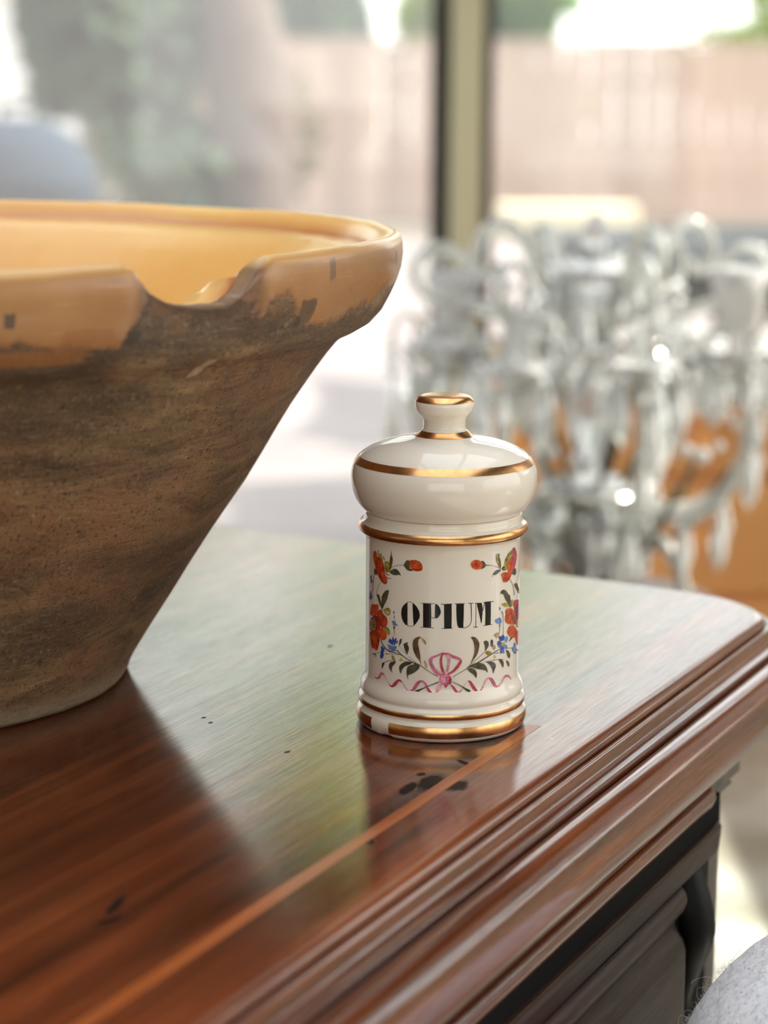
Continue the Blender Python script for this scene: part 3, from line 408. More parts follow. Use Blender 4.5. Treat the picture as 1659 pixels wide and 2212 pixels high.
fp|pr|3828,5729 3854,5801 3881,5874 3958,5913 4149,5901 4466,5836 4937,5706 5177,5594 5176,5512 5176,5417 5175,5307 5175,5183 5174,5059 5174,4923 5174,4787 5174,4699 5175,4684 5177,4717 4750,4874 4484,4991 4301,5104 4154,5230 4032,5384 3926,5558
fp|pp|3597,5389 3690,5357 3789,5323 3895,5271 4032,5186 4188,5081 4294,4984 4295,4900 4224,4832 4123,4810 3990,4855 3842,4943 3731,5041 3671,5148 3634,5269
fp|pp|4077,5603 4194,5639 4327,5670 4461,5658 4587,5580 4711,5460 4826,5321 4940,5147 5016,4962 4916,4868 4708,4868 4510,4912 4362,5003 4255,5167 4162,5386
fp|po|3306,4725 3355,4772 3404,4819 3471,4849 3572,4858 3698,4848 3827,4816 3946,4754 4067,4669 4196,4579 4328,4481 4477,4377 4705,4275 5177,4175 5175,4221 5174,4195 5173,4014 5172,3760 5172,3581 5173,3560 5174,3614 5175,3651 5177,3627 5108,3605 4659,3712 4496,3794 4387,3891 4299,3982 4234,4066 4179,4148 4103,4208 3997,4226 3880,4221 3767,4234 3654,4287 3544,4359 3452,4428 3377,4491 3316,4552 3278,4606 3273,4650 3289,4687
fp|pd|4692,4368 5178,4256 5176,4269 5175,4248 5174,4169 5173,4056 5173,3943 5173,3825 5173,3707 5174,3634 5175,3634 5176,3680 5177,3740 5178,3807 5066,3917 4893,4047 4802,4158 4744,4264
fp|pr|5178,4804 5176,4856 5175,4908 5173,4879 5173,4695 5172,4430 5172,4232 5173,4166 5175,4167 5176,4192 5177,4226 5178,4284 5065,4400 5022,4536 5178,4650
fp|tn|5177,4588 5177,4498 5104,4444 4729,4499 4526,4549 4383,4623 4295,4716 4261,4813 4282,4897 4358,4951 4487,4959 4674,4914 4961,4803 5178,4678
fp|ye|4815,4642 4791,4586 4713,4555 4614,4552 4518,4576 4440,4623 4388,4685 4367,4752 4378,4811 4421,4851 4492,4861 4583,4839 4683,4787 4771,4716
fp|ol|5058,4599 5025,4569 4934,4560 4839,4567 4756,4588 4690,4621 4647,4663 4629,4706 4638,4743 4672,4766 4730,4769 4808,4750 4900,4709 4995,4654
fs|gr|3672,4306 3640,4290 3609,4274 3579,4258 3549,4241 3522,4224 3495,4206 3470,4188 3444,4170|3776,4252 3737,4239 3699,4226 3663,4213 3626,4200 3589,4187 3552,4175 3515,4162 3479,4150
fp|ol|2710,7592 2646,7658 2583,7723 2532,7792 2496,7870 2470,7951 2455,8029 2450,8107 2455,8181 2474,8234 2517,8260 2575,8264 2618,8248 2627,8210 2620,8152 2622,8092 2644,8033 2676,7971 2702,7906 2718,7833 2728,7756 2732,7692 2729,7650 2719,7621
fp|yg|2427,8241 2452,8257 2476,8274 2497,8266 2509,8220 2517,8151 2525,8071 2541,7966 2557,7851 2556,7789 2522,7815 2471,7894 2433,7980 2423,8062 2425,8151
fs|gr|1854,7813 1882,7812 1910,7811 1939,7809 1976,7806 2022,7803 2075,7798 2131,7792 2188,7780 2249,7763 2314,7741 2378,7716 2436,7694 2484,7673 2525,7653 2563,7634 2602,7614 2641,7596 2679,7577 2716,7559 2755,7540|1852,7858 1881,7854 1909,7849 1939,7844 1976,7837 2022,7829 2075,7820 2132,7808 2191,7794 2253,7775 2319,7754 2384,7731 2443,7709 2493,7690 2536,7671 2576,7653 2616,7634 2656,7615 2693,7596 2731,7576 2769,7557
fp|gr|1580,7682 1599,7708 1618,7735 1637,7763 1659,7794 1682,7827 1693,7861 1686,7898 1668,7935 1652,7969 1640,7998 1629,8023 1632,8040 1655,8050 1692,8051 1730,8039 1766,8006 1803,7959 1831,7916 1848,7884 1856,7856 1853,7827 1839,7794 1814,7760 1775,7732 1718,7712 1649,7697
fp|po|1686,7835 1640,7749 1548,7694 1430,7681 1309,7710 1208,7778 1148,7870 1138,7969 1180,8056 1267,8113 1382,8129 1504,8099 1609,8029 1674,7935
fp|pd|1537,7832 1511,7785 1457,7756 1386,7750 1312,7768 1251,7806 1213,7858 1206,7913 1230,7960 1283,7990 1352,7997 1426,7979 1489,7939 1529,7887
fp|gr|2763,7514 2694,7527 2627,7540 2562,7544 2496,7539 2431,7525 2375,7502 2319,7464 2271,7417 2253,7380 2282,7357 2341,7344 2401,7342 2454,7354 2508,7377 2565,7405 2628,7438 2695,7476
fs|gr|2256,7381 2246,7352 2236,7323 2226,7294 2216,7264|2273,7375 2262,7346 2251,7317 2240,7289 2229,7260
fp|gr|3749,7442 3846,7404 3950,7364 4032,7314 4076,7246 4088,7170 4070,7113 4015,7080 3935,7064 3853,7069 3761,7104 3668,7159 3619,7221 3635,7290 3691,7366
fp|yg|2922,7540 2953,7662 2985,7784 3024,7889 3071,7968 3125,8030 3195,8087 3297,8152 3419,8212 3523,8238 3588,8215 3627,8160 3641,8094 3627,8021 3588,7937 3538,7851 3482,7761 3417,7669 3339,7590 3237,7521 3125,7463 3037,7433 2986,7449 2954,7495
fp|pr|3597,8224 3632,8263 3668,8302 3710,8326 3763,8333 3823,8325 3884,8293 3950,8227 4018,8138 4069,8046 4097,7961 4104,7875 4085,7779 4032,7653 3957,7516 3882,7415 3814,7374 3746,7370 3670,7387 3575,7418 3476,7470 3408,7542 3380,7655 3378,7790 3395,7894 3443,7933 3514,7940 3570,7967 3591,8039 3594,8132
fp|po|3060,7639 3117,7704 3175,7768 3235,7818 3299,7855 3365,7878 3430,7870 3499,7816 3567,7731 3621,7642 3654,7558 3671,7472 3670,7387 3651,7302 3614,7219 3565,7144 3504,7079 3433,7021 3361,6973 3289,6933 3216,6904 3142,6890 3059,6897 2975,6919 2911,6948 2880,6986 2867,7032 2853,7080 2834,7131 2814,7184 2796,7229 2772,7260 2749,7283 2755,7306 2808,7333 2891,7360 2982,7373 3094,7351 3216,7315 3283,7320 3247,7399 3151,7520
fp|pd|2930,7242 3037,7265 3149,7286 3252,7291 3351,7273 3440,7239 3490,7194 3481,7128 3429,7051 3360,6990 3271,6955 3168,6936 3081,6936 3018,6964 2969,7013 2935,7066 2924,7122 2927,7182
fs|k|3437,8231 3453,8214 3468,8197 3483,8181 3496,8166 3509,8152 3522,8138 3536,8124 3550,8109|3466,8236 3488,8220 3512,8204 3535,8187 3555,8169 3566,8152 3572,8136 3575,8122 3579,8107
fs|k|3336,8198 3345,8182 3353,8166 3364,8149 3379,8133 3399,8118 3421,8107 3443,8097 3465,8086|3366,8200 3382,8185 3399,8169 3415,8154 3429,8142 3441,8131 3454,8119 3469,8106 3484,8093
fs|k|3211,8166 3220,8155 3228,8143 3238,8131 3251,8119 3269,8107 3288,8097 3309,8086 3330,8076|3236,8172 3251,8162 3266,8152 3280,8142 3294,8132 3307,8121 3320,8109 3334,8096 3348,8082
fs|k|3192,8062 3203,8056 3213,8050 3222,8045 3231,8040 3241,8036 3255,8032 3270,8027 3284,8022|3200,8077 3213,8075 3226,8073 3240,8070 3255,8064 3269,8056 3280,8048 3289,8039 3299,8031
fs|k|3036,7882 3054,7892 3072,7901 3090,7910 3103,7920 3112,7930 3115,7939 3117,7948 3120,7957|3012,7896 3024,7909 3035,7922 3047,7934 3058,7944 3068,7951 3077,7956 3088,7961 3098,7967
fs|k|3081,7822 3099,7832 3118,7842 3134,7851 3147,7858 3155,7862 3160,7866 3168,7870 3178,7874|3056,7836 3068,7849 3079,7863 3092,7876 3106,7886 3123,7891 3139,7891 3152,7890 3165,7889
fp|k|3035,7521 3024,7486 2994,7463 2949,7454 2900,7462 2856,7485 2825,7520 2814,7558 2823,7592 2852,7617 2895,7626 2944,7618 2990,7594 3022,7560
fp|ye|2981,7530 2977,7514 2964,7503 2947,7499 2927,7502 2909,7512 2897,7528 2892,7545 2896,7561 2907,7572 2925,7577 2945,7574 2963,7563 2976,7548
fs|gr|3413,6976 3469,6914 3528,6851 3586,6787 3641,6722 3691,6653 3739,6582 3782,6511 3817,6441 3839,6372 3850,6303 3856,6235 3865,6166|3444,6979 3501,6916 3561,6853 3621,6788 3677,6721 3730,6651 3779,6579 3823,6506 3861,6434 3887,6363 3904,6293 3916,6223 3931,6153
fp|gr|2775,6551 2812,6569 2849,6586 2894,6593 2953,6586 3022,6567 3094,6531 3169,6472 3247,6395 3317,6313 3375,6232 3423,6146 3462,6056 3501,5943 3531,5826 3527,5761 3470,5780 3383,5849 3298,5930 3221,6015 3145,6111 3074,6201 3012,6287 2954,6368 2898,6425 2837,6441 2777,6432 2739,6435 2737,6466 2756,6509
fp|ol|3828,6669 3942,6669 4067,6667 4182,6647 4260,6606 4315,6550 4392,6477 4541,6371 4771,6234 5178,6064 5178,5999 5178,5944 5178,5920 4792,6032 4540,6143 4337,6258 4153,6388 3980,6531
fp|vi|5175,6603 5175,6556 5175,6519 5176,6497 5177,6497 5177,6517 5178,6554 5131,6611 5178,6647 5178,6685 5177,6706 5176,6706 5176,6686 5175,6649
fp|vi|5174,6496 5174,6450 5175,6412 5175,6391 5176,6390 5177,6410 5177,6447 5177,6494 5177,6540 5177,6578 5176,6599 5176,6600 5175,6580 5174,6543
fp|vi|5175,5815 5175,5769 5176,5731 5176,5710 5177,5709 5178,5729 5178,5766 5038,5846 5178,5860 5178,5897 5177,5919 5176,5919 5176,5899 5175,5862
fp|vi|5174,5709 5174,5662 5174,5624 5175,5603 5176,5603 5176,5623 5177,5660 5177,5706 5177,5753 5176,5791 5176,5812 5175,5813 5174,5793 5174,5756
fs|br|5177,7510 5177,7445 5177,7382 5177,7316 5177,7244 5177,7161 5177,7072 5177,6979 5177,6887|5177,7512 5177,7447 5176,7384 5176,7318 5176,7244 5176,7161 5176,7071 5176,6978 5176,6887
fp|po|5175,7067 5176,6981 5176,6913 5176,6875 5177,6874 5178,6911 5178,6979 5015,7101 5070,7174 5178,7218 5177,7256 5177,7257 5176,7219 5176,7152
rs|pk|-3616,2464 -3584,2448 -3553,2430 -3515,2414 -3463,2408 -3403,2414 -3340,2429 -3276,2456 -3214,2497 -3166,2550 -3131,2608 -3101,2659 -3079,2687 -3066,2697 -3053,2703 -3043,2707 -3033,2712 -3014,2713 -2981,2703 -2944,2687 -2907,2671|-3588,2485 -3542,2480 -3498,2472 -3461,2470 -3433,2474 -3405,2483 -3375,2497 -3350,2512 -3331,2529 -3308,2561 -3280,2612 -3247,2671 -3204,2725 -3146,2767 -3084,2795 -3023,2808 -2967,2804 -2929,2781 -2908,2749 -2895,2717 -2882,2687
rs|pl|-2972,2715 -2932,2684 -2893,2654 -2855,2622 -2818,2588 -2782,2550 -2746,2508 -2711,2467 -2678,2433 -2649,2406 -2622,2386 -2597,2368 -2572,2349|-2936,2738 -2900,2705 -2865,2672 -2829,2639 -2794,2603 -2757,2565 -2720,2523 -2684,2484 -2651,2451 -2621,2427 -2594,2409 -2567,2393 -2540,2376
rs|pr|-2593,2323 -2559,2302 -2525,2278 -2481,2257 -2420,2251 -2354,2272 -2298,2303 -2250,2338 -2208,2375 -2168,2420 -2134,2470 -2106,2514 -2082,2545 -2062,2567 -2046,2582 -2036,2591 -2026,2597 -2003,2598 -1967,2588 -1926,2573 -1886,2559|-2571,2350 -2525,2344 -2480,2335 -2445,2334 -2429,2341 -2419,2356 -2400,2382 -2374,2418 -2343,2455 -2308,2492 -2268,2535 -2224,2580 -2179,2619 -2138,2648 -2097,2671 -2050,2687 -2000,2687 -1957,2670 -1922,2643 -1892,2614 -1863,2587
rs|pl|-1914,2610 -1890,2574 -1867,2537 -1844,2500 -1819,2463 -1794,2424 -1768,2384 -1740,2345 -1712,2310 -1682,2279 -1651,2250 -1616,2226 -1573,2208 -1524,2201 -1475,2204 -1430,2210 -1387,2213|-1881,2630 -1859,2592 -1838,2554 -1816,2517 -1792,2481 -1765,2444 -1736,2407 -1705,2372 -1674,2343 -1642,2319 -1611,2299 -1579,2286 -1549,2280 -1518,2282 -1481,2292 -1438,2305 -1395,2317
rs|pk|-1465,2217 -1426,2226 -1384,2234 -1336,2250 -1284,2285 -1240,2335 -1202,2392 -1170,2447 -1142,2492 -1115,2534 -1090,2575 -1068,2610 -1047,2636 -1027,2656 -1007,2670 -987,2680 -967,2686 -947,2685 -922,2678 -892,2665 -860,2654|-1486,2272 -1450,2296 -1416,2318 -1391,2338 -1373,2361 -1353,2397 -1330,2449 -1302,2508 -1271,2563 -1236,2610 -1200,2653 -1162,2692 -1122,2725 -1082,2751 -1041,2767 -1001,2776 -961,2778 -921,2771 -885,2757 -855,2742 -826,2729
rs|pk|-922,2702 -898,2680 -875,2660 -856,2640 -839,2617 -823,2584 -806,2540 -787,2491 -766,2443 -745,2398 -724,2353 -699,2309 -666,2269 -626,2239 -582,2218 -540,2202 -500,2185|-885,2752 -858,2737 -829,2723 -798,2702 -767,2671 -741,2629 -719,2581 -699,2535 -678,2494 -653,2456 -626,2420 -600,2387 -577,2358 -553,2330 -527,2300 -497,2268 -466,2235
rs|pr|-727,2433 -710,2389 -693,2342 -672,2296 -642,2255 -604,2225 -564,2206 -525,2193 -488,2178|-676,2467 -645,2430 -614,2394 -586,2362 -561,2334 -539,2309 -514,2282 -487,2253 -459,2223
rs|pl|-480,2184 -439,2187 -396,2188 -350,2193 -301,2212 -255,2247 -215,2289 -182,2331 -154,2371 -131,2414 -112,2460 -98,2501 -88,2534 -83,2559 -79,2581 -74,2605 -68,2630|-486,2216 -446,2231 -406,2245 -374,2260 -354,2281 -342,2312 -334,2354 -324,2403 -310,2450 -292,2493 -271,2534 -248,2575 -224,2612 -198,2640 -174,2657 -151,2668 -129,2679
rs|pr|310,2598 330,2564 349,2529 368,2495 388,2461 410,2425 432,2387 458,2348 485,2312 515,2281 544,2257 573,2235 601,2213|345,2629 375,2603 406,2577 436,2550 466,2520 495,2484 522,2447 547,2412 570,2380 590,2353 611,2326 633,2298 655,2269
rs|pl|580,2205 609,2210 640,2215 675,2223 709,2239 740,2262 768,2291 795,2324 821,2361 845,2403 867,2450 889,2498 914,2542 942,2581 972,2619 1004,2655 1035,2692|557,2283 587,2292 615,2301 640,2309 666,2319 695,2330 728,2343 761,2360 792,2385 819,2420 844,2463 869,2510 896,2554 925,2594 955,2633 985,2670 1015,2708
rs|pr|1063,2732 1089,2718 1113,2707 1128,2695 1139,2679 1153,2651 1171,2609 1193,2559 1219,2508 1249,2458 1281,2406 1317,2354 1355,2306 1395,2267 1436,2235 1475,2208 1513,2180|1068,2763 1095,2764 1123,2766 1160,2760 1201,2738 1240,2700 1274,2656 1306,2611 1338,2566 1370,2520 1404,2469 1436,2421 1465,2378 1491,2341 1517,2306 1544,2269 1573,2232
rs|pl|1501,2177 1539,2170 1581,2161 1631,2157 1684,2170 1727,2202 1761,2244 1790,2290 1819,2338 1847,2389 1873,2445 1899,2500 1927,2549 1957,2595 1990,2638 2021,2674 2049,2701 2073,2716 2096,2724 2125,2731 2156,2740|1497,2246 1537,2247 1575,2246 1603,2248 1625,2255 1653,2272 1687,2300 1724,2335 1758,2375 1789,2421 1819,2473 1847,2527 1875,2577 1902,2626 1928,2674 1955,2719 1986,2755 2022,2779 2059,2790 2092,2794 2122,2800
rs|pk|2059,2753 2101,2727 2142,2701 2175,2678 2199,2655 2220,2628 2246,2593 2274,2552 2302,2510 2326,2468 2350,2420 2381,2367 2426,2314 2487,2273 2545,2251 2594,2238 2638,2224|2071,2790 2118,2782 2168,2774 2225,2760 2285,2730 2337,2688 2380,2641 2415,2593 2450,2546 2482,2495 2509,2443 2531,2402 2548,2378 2563,2363 2589,2347 2630,2326 2675,2302
rs|pl|2693,2234 2741,2256 2792,2277 2844,2302 2894,2333 2937,2375 2976,2424 3012,2471 3048,2509 3084,2536 3120,2556 3157,2573 3195,2592|2620,2312 2676,2327 2733,2339 2786,2354 2833,2375 2876,2409 2916,2454 2953,2500 2989,2541 3022,2573 3051,2599 3079,2622 3107,2646
rs|pk|3099,2592 3160,2589 3222,2585 3276,2579 3317,2573 3350,2570 3380,2568 3411,2563 3452,2548 3504,2516 3565,2470 3630,2416 3699,2364|3065,2635 3109,2650 3154,2668 3207,2681 3271,2683 3337,2671 3404,2649 3470,2617 3531,2576 3587,2529 3638,2475 3687,2419 3738,2365
rs|gr|-1253,2171 -1222,2175 -1189,2177 -1152,2184 -1113,2200 -1082,2224 -1064,2250 -1045,2278 -1004,2313 -937,2358 -852,2409 -757,2464 -656,2516 -549,2567 -433,2617 -314,2665 -197,2713|-1277,2267 -1246,2283 -1218,2299 -1193,2313 -1170,2324 -1152,2330 -1128,2337 -1091,2352 -1037,2375 -962,2410 -873,2453 -773,2500 -670,2549 -563,2600 -448,2654 -331,2709 -216,2761
rs|gr|379,2730 438,2702 496,2674 555,2644 616,2610 681,2570 749,2526 815,2480 872,2437 916,2397 951,2357 984,2319 1021,2286 1060,2261 1098,2244 1132,2231 1167,2217|390,2756 449,2728 508,2700 568,2670 630,2638 697,2600 768,2558 837,2516 900,2480 954,2450 1003,2425 1045,2404 1082,2385 1115,2367 1145,2349 1176,2330 1209,2310
rs|pk|-41,3137 -102,3144 -161,3146 -208,3153 -244,3169 -280,3205 -319,3259 -359,3324 -397,3387 -434,3445 -468,3503 -497,3557 -517,3604 -527,3641 -530,3673 -528,3700 -524,3722 -517,3738 -506,3753 -486,3771 -459,3791 -422,3812 -374,3833 -322,3855 -273,3877 -230,3901 -189,3925 -153,3947 -119,3968 -88,3985 -60,4001 -33,4017 -5,4032|-50,3017 -108,3020 -170,3020 -241,3027 -313,3056 -377,3110 -430,3175 -476,3243 -516,3307 -553,3369 -587,3435 -615,3499 -636,3560 -648,3616 -652,3668 -646,3717 -633,3762 -609,3803 -578,3836 -544,3860 -504,3883 -456,3903 -402,3919 -349,3935 -303,3951 -262,3969 -223,3989 -185,4009 -149,4028 -117,4044 -88,4058 -60,4072 -32,4086
rs|pl|11,3164 -46,3182 -103,3198 -156,3216 -206,3240 -253,3273 -299,3312 -341,3356 -380,3404 -417,3459 -451,3520 -479,3579 -495,3630 -497,3669 -487,3703 -472,3740 -459,3780|-25,3071 -77,3099 -131,3125 -185,3154 -238,3189 -287,3230 -334,3275 -377,3323 -417,3375 -456,3433 -492,3496 -522,3560 -541,3619 -543,3672 -531,3717 -516,3756 -503,3794
rs|pr|-20,4060 -46,4035 -75,4010 -105,3977 -130,3933 -151,3878 -167,3815 -179,3747 -184,3676 -182,3603 -173,3528 -160,3453 -145,3383 -124,3313 -99,3245 -74,3185 -52,3138 -35,3107 -19,3087 -7,3079 2,3072|22,4018 -2,3989 -26,3962 -45,3936 -58,3903 -68,3857 -75,3800 -77,3739 -76,3679 -70,3615 -60,3547 -46,3478 -32,3413 -16,3348 3,3283 22,3223 37,3178 45,3153 47,3146 52,3138 61,3124
rs|pk|3,3949 46,3953 87,3958 123,3959 161,3951 208,3929 264,3895 324,3856 386,3821 447,3794 505,3773 558,3753 601,3735 638,3717 671,3697 707,3674 744,3651|-4,4049 37,4052 79,4056 129,4057 187,4047 250,4023 314,3991 376,3957 432,3930 486,3909 542,3889 599,3867 652,3841 697,3809 733,3775 762,3743 792,3712
rs|pr|761,3693 737,3678 713,3664 688,3647 659,3620 627,3580 594,3532 559,3482 522,3433 481,3383 437,3329 392,3278 349,3236 307,3205 263,3181 216,3159 168,3134|794,3668 788,3640 783,3612 774,3583 759,3547 735,3504 704,3453 667,3398 624,3345 575,3294 521,3243 465,3195 408,3154 353,3122 300,3099 250,3081 201,3061
rs|pl|83,3954 104,3904 126,3859 142,3817 152,3771 156,3711 154,3638 149,3561 142,3488 134,3419 122,3350 110,3287 98,3234 88,3198 78,3172 66,3146 54,3118|188,4005 211,3959 237,3912 262,3855 279,3786 283,3708 278,3626 269,3545 257,3469 244,3396 227,3324 209,3258 191,3202 173,3159 155,3127 138,3103 122,3078
rp|pk|354,2844 328,2736 253,2649 145,2602 24,2602 -86,2650 -162,2736 -190,2844 -165,2954 -90,3042 18,3092 139,3092 248,3042 325,2954
rp|pr|346,2836 350,2748 330,2673 289,2627 236,2618 182,2648 136,2711 109,2795 105,2883 125,2958 166,3005 218,3014 273,2984 319,2920
rp|pl|217,2877 201,2798 156,2736 91,2701 17,2701 -49,2735 -96,2797 -113,2876 -98,2954 -53,3018 13,3053 86,3053 153,3018 200,2955
rp|pr|35,2616 97,2613 159,2610 191,2595 170,2553 119,2500 76,2475 57,2503 46,2559
"""

# ------------------------------------------------------------------ the room and the ground
def plaster(name, col):
    m = Mat(name); n = m.noise(m.obj(), 3, 5)
    m.P(Base_Color=m.mix(m.math('MULTIPLY', n, .25), col, tuple(c * .8 for c in col[:3]) + (1,)), Roughness=.8, Normal=m.bump(m.noise(m.obj(), 60, 3), .1, .003))
    return m.m
M_wall = plaster('warm_white_plaster', (.74, .66, .54, 1))
m = Mat('dark_stained_timber'); n = m.noise(m.mapping(m.obj(), (1, 14, 14)), 4, 6)
m.P(Base_Color=m.ramp(n, (.3, (.018, .010, .006, 1)), (.7, (.045, .026, .016, 1))), Roughness=.6); M_ceil = m.m
m = Mat('mottled_stone_floor'); n1 = m.noise(m.obj(), 7, 5, .6); n2 = m.noise(m.mapping(m.obj(), loc=(3, 7, 0)), 2.3, 3)
m.P(Base_Color=m.mix(m.ramp(n2, (.42, 0), (.62, .6)), m.ramp(n1, (.35, (.42, .41, .32, 1)), (.6, (.78, .77, .68, 1))), (.17, .15, .08, 1)), Roughness=.35); M_floor = m.m
m = Mat('pink_paving'); n1 = m.noise(m.obj(), 1.7, 6, .6)
m.P(Base_Color=m.ramp(n1, (.3, (.25, .208, .20, 1)), (.7, (.31, .265, .255, 1))), Roughness=.85, Normal=m.bump(m.noise(m.obj(), 40, 4), .3, .01)); M_pave = m.m
M_olive = simple('olive_painted_steel', (.80, .75, .52, 1), .55)
M_bronze = simple('dark_bronze_channel', srgb(46, 40, 34), .45)

XL, XR, YB, YF, ZC = -2.6, 1.9, -2.6, 4.5, 2.62
def struct(name, geo, mat_, smooth=False, parent=None):
    o = ob(name, geo, mat_, parent, smooth)
    if parent is None: o['kind'] = 'structure'
    return o
struct('floor', box(XL - .15, XR + .15, YB - .15, YF + .1, -.2, 0), M_floor)
# timber ceiling with an added, unseen roof light to brighten the room
RL = (-1.9, 1.1, -2.0, 3.7)
struct('ceiling', join(box(XL - .15, XR + .15, RL[3], YF + .15, ZC, ZC + .15), box(XL - .15, XR + .15, YB - .15, RL[2], ZC, ZC + .15),
                       box(XL - .15, RL[0], RL[2], RL[3], ZC, ZC + .15), box(RL[1], XR + .15, RL[2], RL[3], ZC, ZC + .15)), M_ceil)
# front wall: only a deep dark lintel over full-height glazing
struct('wall_front', join(box(XL - .15, .165, YF - .03, YF + .12, 2.30, ZC), box(1.86, XR + .15, YF - .03, YF + .12, 2.30, ZC)), M_ceil)
struct('wall_left', join(box(XL - .15, XL, YB - .15, .5, 0, ZC), box(XL - .15, XL, 3.4, YF - .03, 0, ZC), box(XL - .15, XL, .5, 3.4, 0, .8), box(XL - .15, XL, .5, 3.4, 2.3, ZC)), M_wall)
struct('wall_back', join(box(XL, -1.4, YB - .15, YB, 0, ZC), box(1.6, XR, YB - .15, YB, 0, ZC), box(-1.4, 1.6, YB - .15, YB, 0, .5), box(-1.4, 1.6, YB - .15, YB, 2.4, ZC)), M_wall)
# right wall with two openings, the far one added for sun on the chandelier
w1, w2 = (-1.9, 1.5, .6, 2.12), (1.75, 3.7, 1.20, 2.55)
struct('wall_right', join(box(XR, XR + .15, YB - .15, w1[0], 0, ZC), box(XR, XR + .15, w1[0], w1[1], 0, w1[2]), box(XR, XR + .15, w1[0], w1[1], w1[3], ZC),
                          box(XR, XR + .15, w1[1], w2[0], 0, ZC), box(XR, XR + .15, w2[0], w2[1], 0, w2[2]), box(XR, XR + .15, w2[0], w2[1], w2[3], ZC), box(XR, XR + .15, w2[1], YF - .03, 0, ZC)), M_wall)

def glass(name, dust):
    m = Mat(name); t = m.node('ShaderNodeBsdfTransparent', None, Color=(.97, .985, .98, 1))
    g = m.node('ShaderNodeBsdfGlossy', None, Color=(1, 1, 1, 1), Roughness=.02)
    f = m.node('ShaderNodeFresnel', None, IOR=1.45)
    a = m.node('ShaderNodeMixShader', None, i0=f.outputs[0], i1=t.outputs[0], i2=g.outputs[0])
    d = m.node('ShaderNodeBsdfTranslucent', None, Color=(.95, .93, .92, 1))
    n = m.noise(m.obj(), 1.3, 4, .5)
    dm = m.math('MULTIPLY', m.math('ADD', m.math('MULTIPLY', n, .5), .75), dust)
    b = m.node('ShaderNodeMixShader', None, i0=dm, i1=a.outputs[0], i2=d.outputs[0])
    m.t.links.new(b.outputs[0], m.out.inputs[0]); return m.m
M_dusty, M_clear = glass('dusty_window_glass', .12), glass('window_glass', .03)

def window(name, x0, x1, gl, leftw, rightw):
    fr = struct(name, join(box(x0, x0 + leftw, YF - .02, YF + .06, 0, 2.30, .004), box(x1 - rightw, x1, YF - .02, YF + .06, 0, 2.30, .004),
                           box(x0 + leftw, x1 - rightw, YF - .02, YF + .06, 0, .07, .004), box(x0 + leftw, x1 - rightw, YF - .02, YF + .06, 2.24, 2.30, .004)), M_bronze)
    ob('pane', box(x0 + leftw - .005, x1 - rightw + .005, YF + .015, YF + .023, .065, 2.245), gl, fr, False)
    return fr
window('window_1', XL, .1335, M_dusty, .05, .0405)
window('window_2', .196, XR, M_clear, .026, .05)
struct('trim_1', box(.131, .199, YF - .055, YF + .07, 0, 2.30, .006), M_olive)
def swindow(name, y0, y1, z0, z1):
    b = .05
    fr = struct(name, join(box(XR + .04, XR + .1, y0, y0 + b, z0, z1), box(XR + .04, XR + .1, y1 - b, y1, z0, z1), box(XR + .04, XR + .1, y0 + b, y1 - b, z0, z0 + b), box(XR + .04, XR + .1, y0 + b, y1 - b, z1 - b, z1),
                           box(XR + .05, XR + .09, (y0 + y1) / 2 - .015, (y0 + y1) / 2 + .015, z0 + b, z1 - b)), M_olive)
    ob('pane', box(XR + .066, XR + .072, y0 + b - .004, y1 - b + .004, z0 + b - .004, z1 - b + .004), M_clear, fr, False)
swindow('window_3', *w1); swindow('added_side_window', *w2)  # far window is added so that sun strikes the chandelier
fr = struct('added_roof_light', join(*[box(RL[0] + (RL[1] - RL[0]) * k / 4 - .025, RL[0] + (RL[1] - RL[0]) * k / 4 + .025, RL[2], RL[3], ZC + .05, ZC + .13) for k in (0, 1, 2, 3, 4)]), M_olive)  # bars of the added roof light
ob('pane', box(RL[0], RL[1], RL[2], RL[3], ZC + .132, ZC + .14), M_clear, fr, False)
fr = struct('window_5', join(box(-1.4, -1.35, YB - .1, YB - .04, .5, 2.4), box(1.55, 1.6, YB - .1, YB - .04, .5, 2.4), box(-1.35, 1.55, YB - .1, YB - .04, .5, .55), box(-1.35, 1.55, YB - .1, YB - .04, 2.35, 2.4), box(.08, .12, YB - .09, YB - .05, .55, 2.35)), M_olive)
ob('pane', box(-1.354, 1.554, YB - .075, YB - .069, .546, 2.354), M_clear, fr, False)
fr = struct('added_high_glazing', join(box(.165, .19, YF + .02, YF + .06, 2.30, ZC), box(1.84, 1.86, YF + .02, YF + .06, 2.30, ZC), box(.19, 1.84, YF + .02, YF + .06, 2.30, 2.315), box(.19, 1.84, YF + .02, YF + .06, ZC - .02, ZC)), M_olive)  # added unseen glazing that gives the chest moulding its highlights
ob('pane', box(.188, 1.842, YF + .035, YF + .041, 2.313, ZC - .018), M_clear, fr, False)
fr = struct('window_7', join(box(XL - .1, XL - .04, .5, .55, .8, 2.3), box(XL - .1, XL - .04, 3.35, 3.4, .8, 2.3), box(XL - .1, XL - .04, .55, 3.35, .8, .85), box(XL - .1, XL - .04, .55, 3.35, 2.25, 2.3), box(XL - .09, XL - .05, 1.93, 1.97, .85, 2.25)), M_olive)
ob('pane', box(XL - .075, XL - .069, .546, 3.354, .846, 2.254), M_clear, fr, False)
struct('ground', box(-40, 40, -25, 60, -.35, -.2), simple('garden_soil', (.16, .13, .10, 1), .9))
struct('terrace', box(-9, 9, YF + .12, 16.4, -.2, -.004), M_pave)

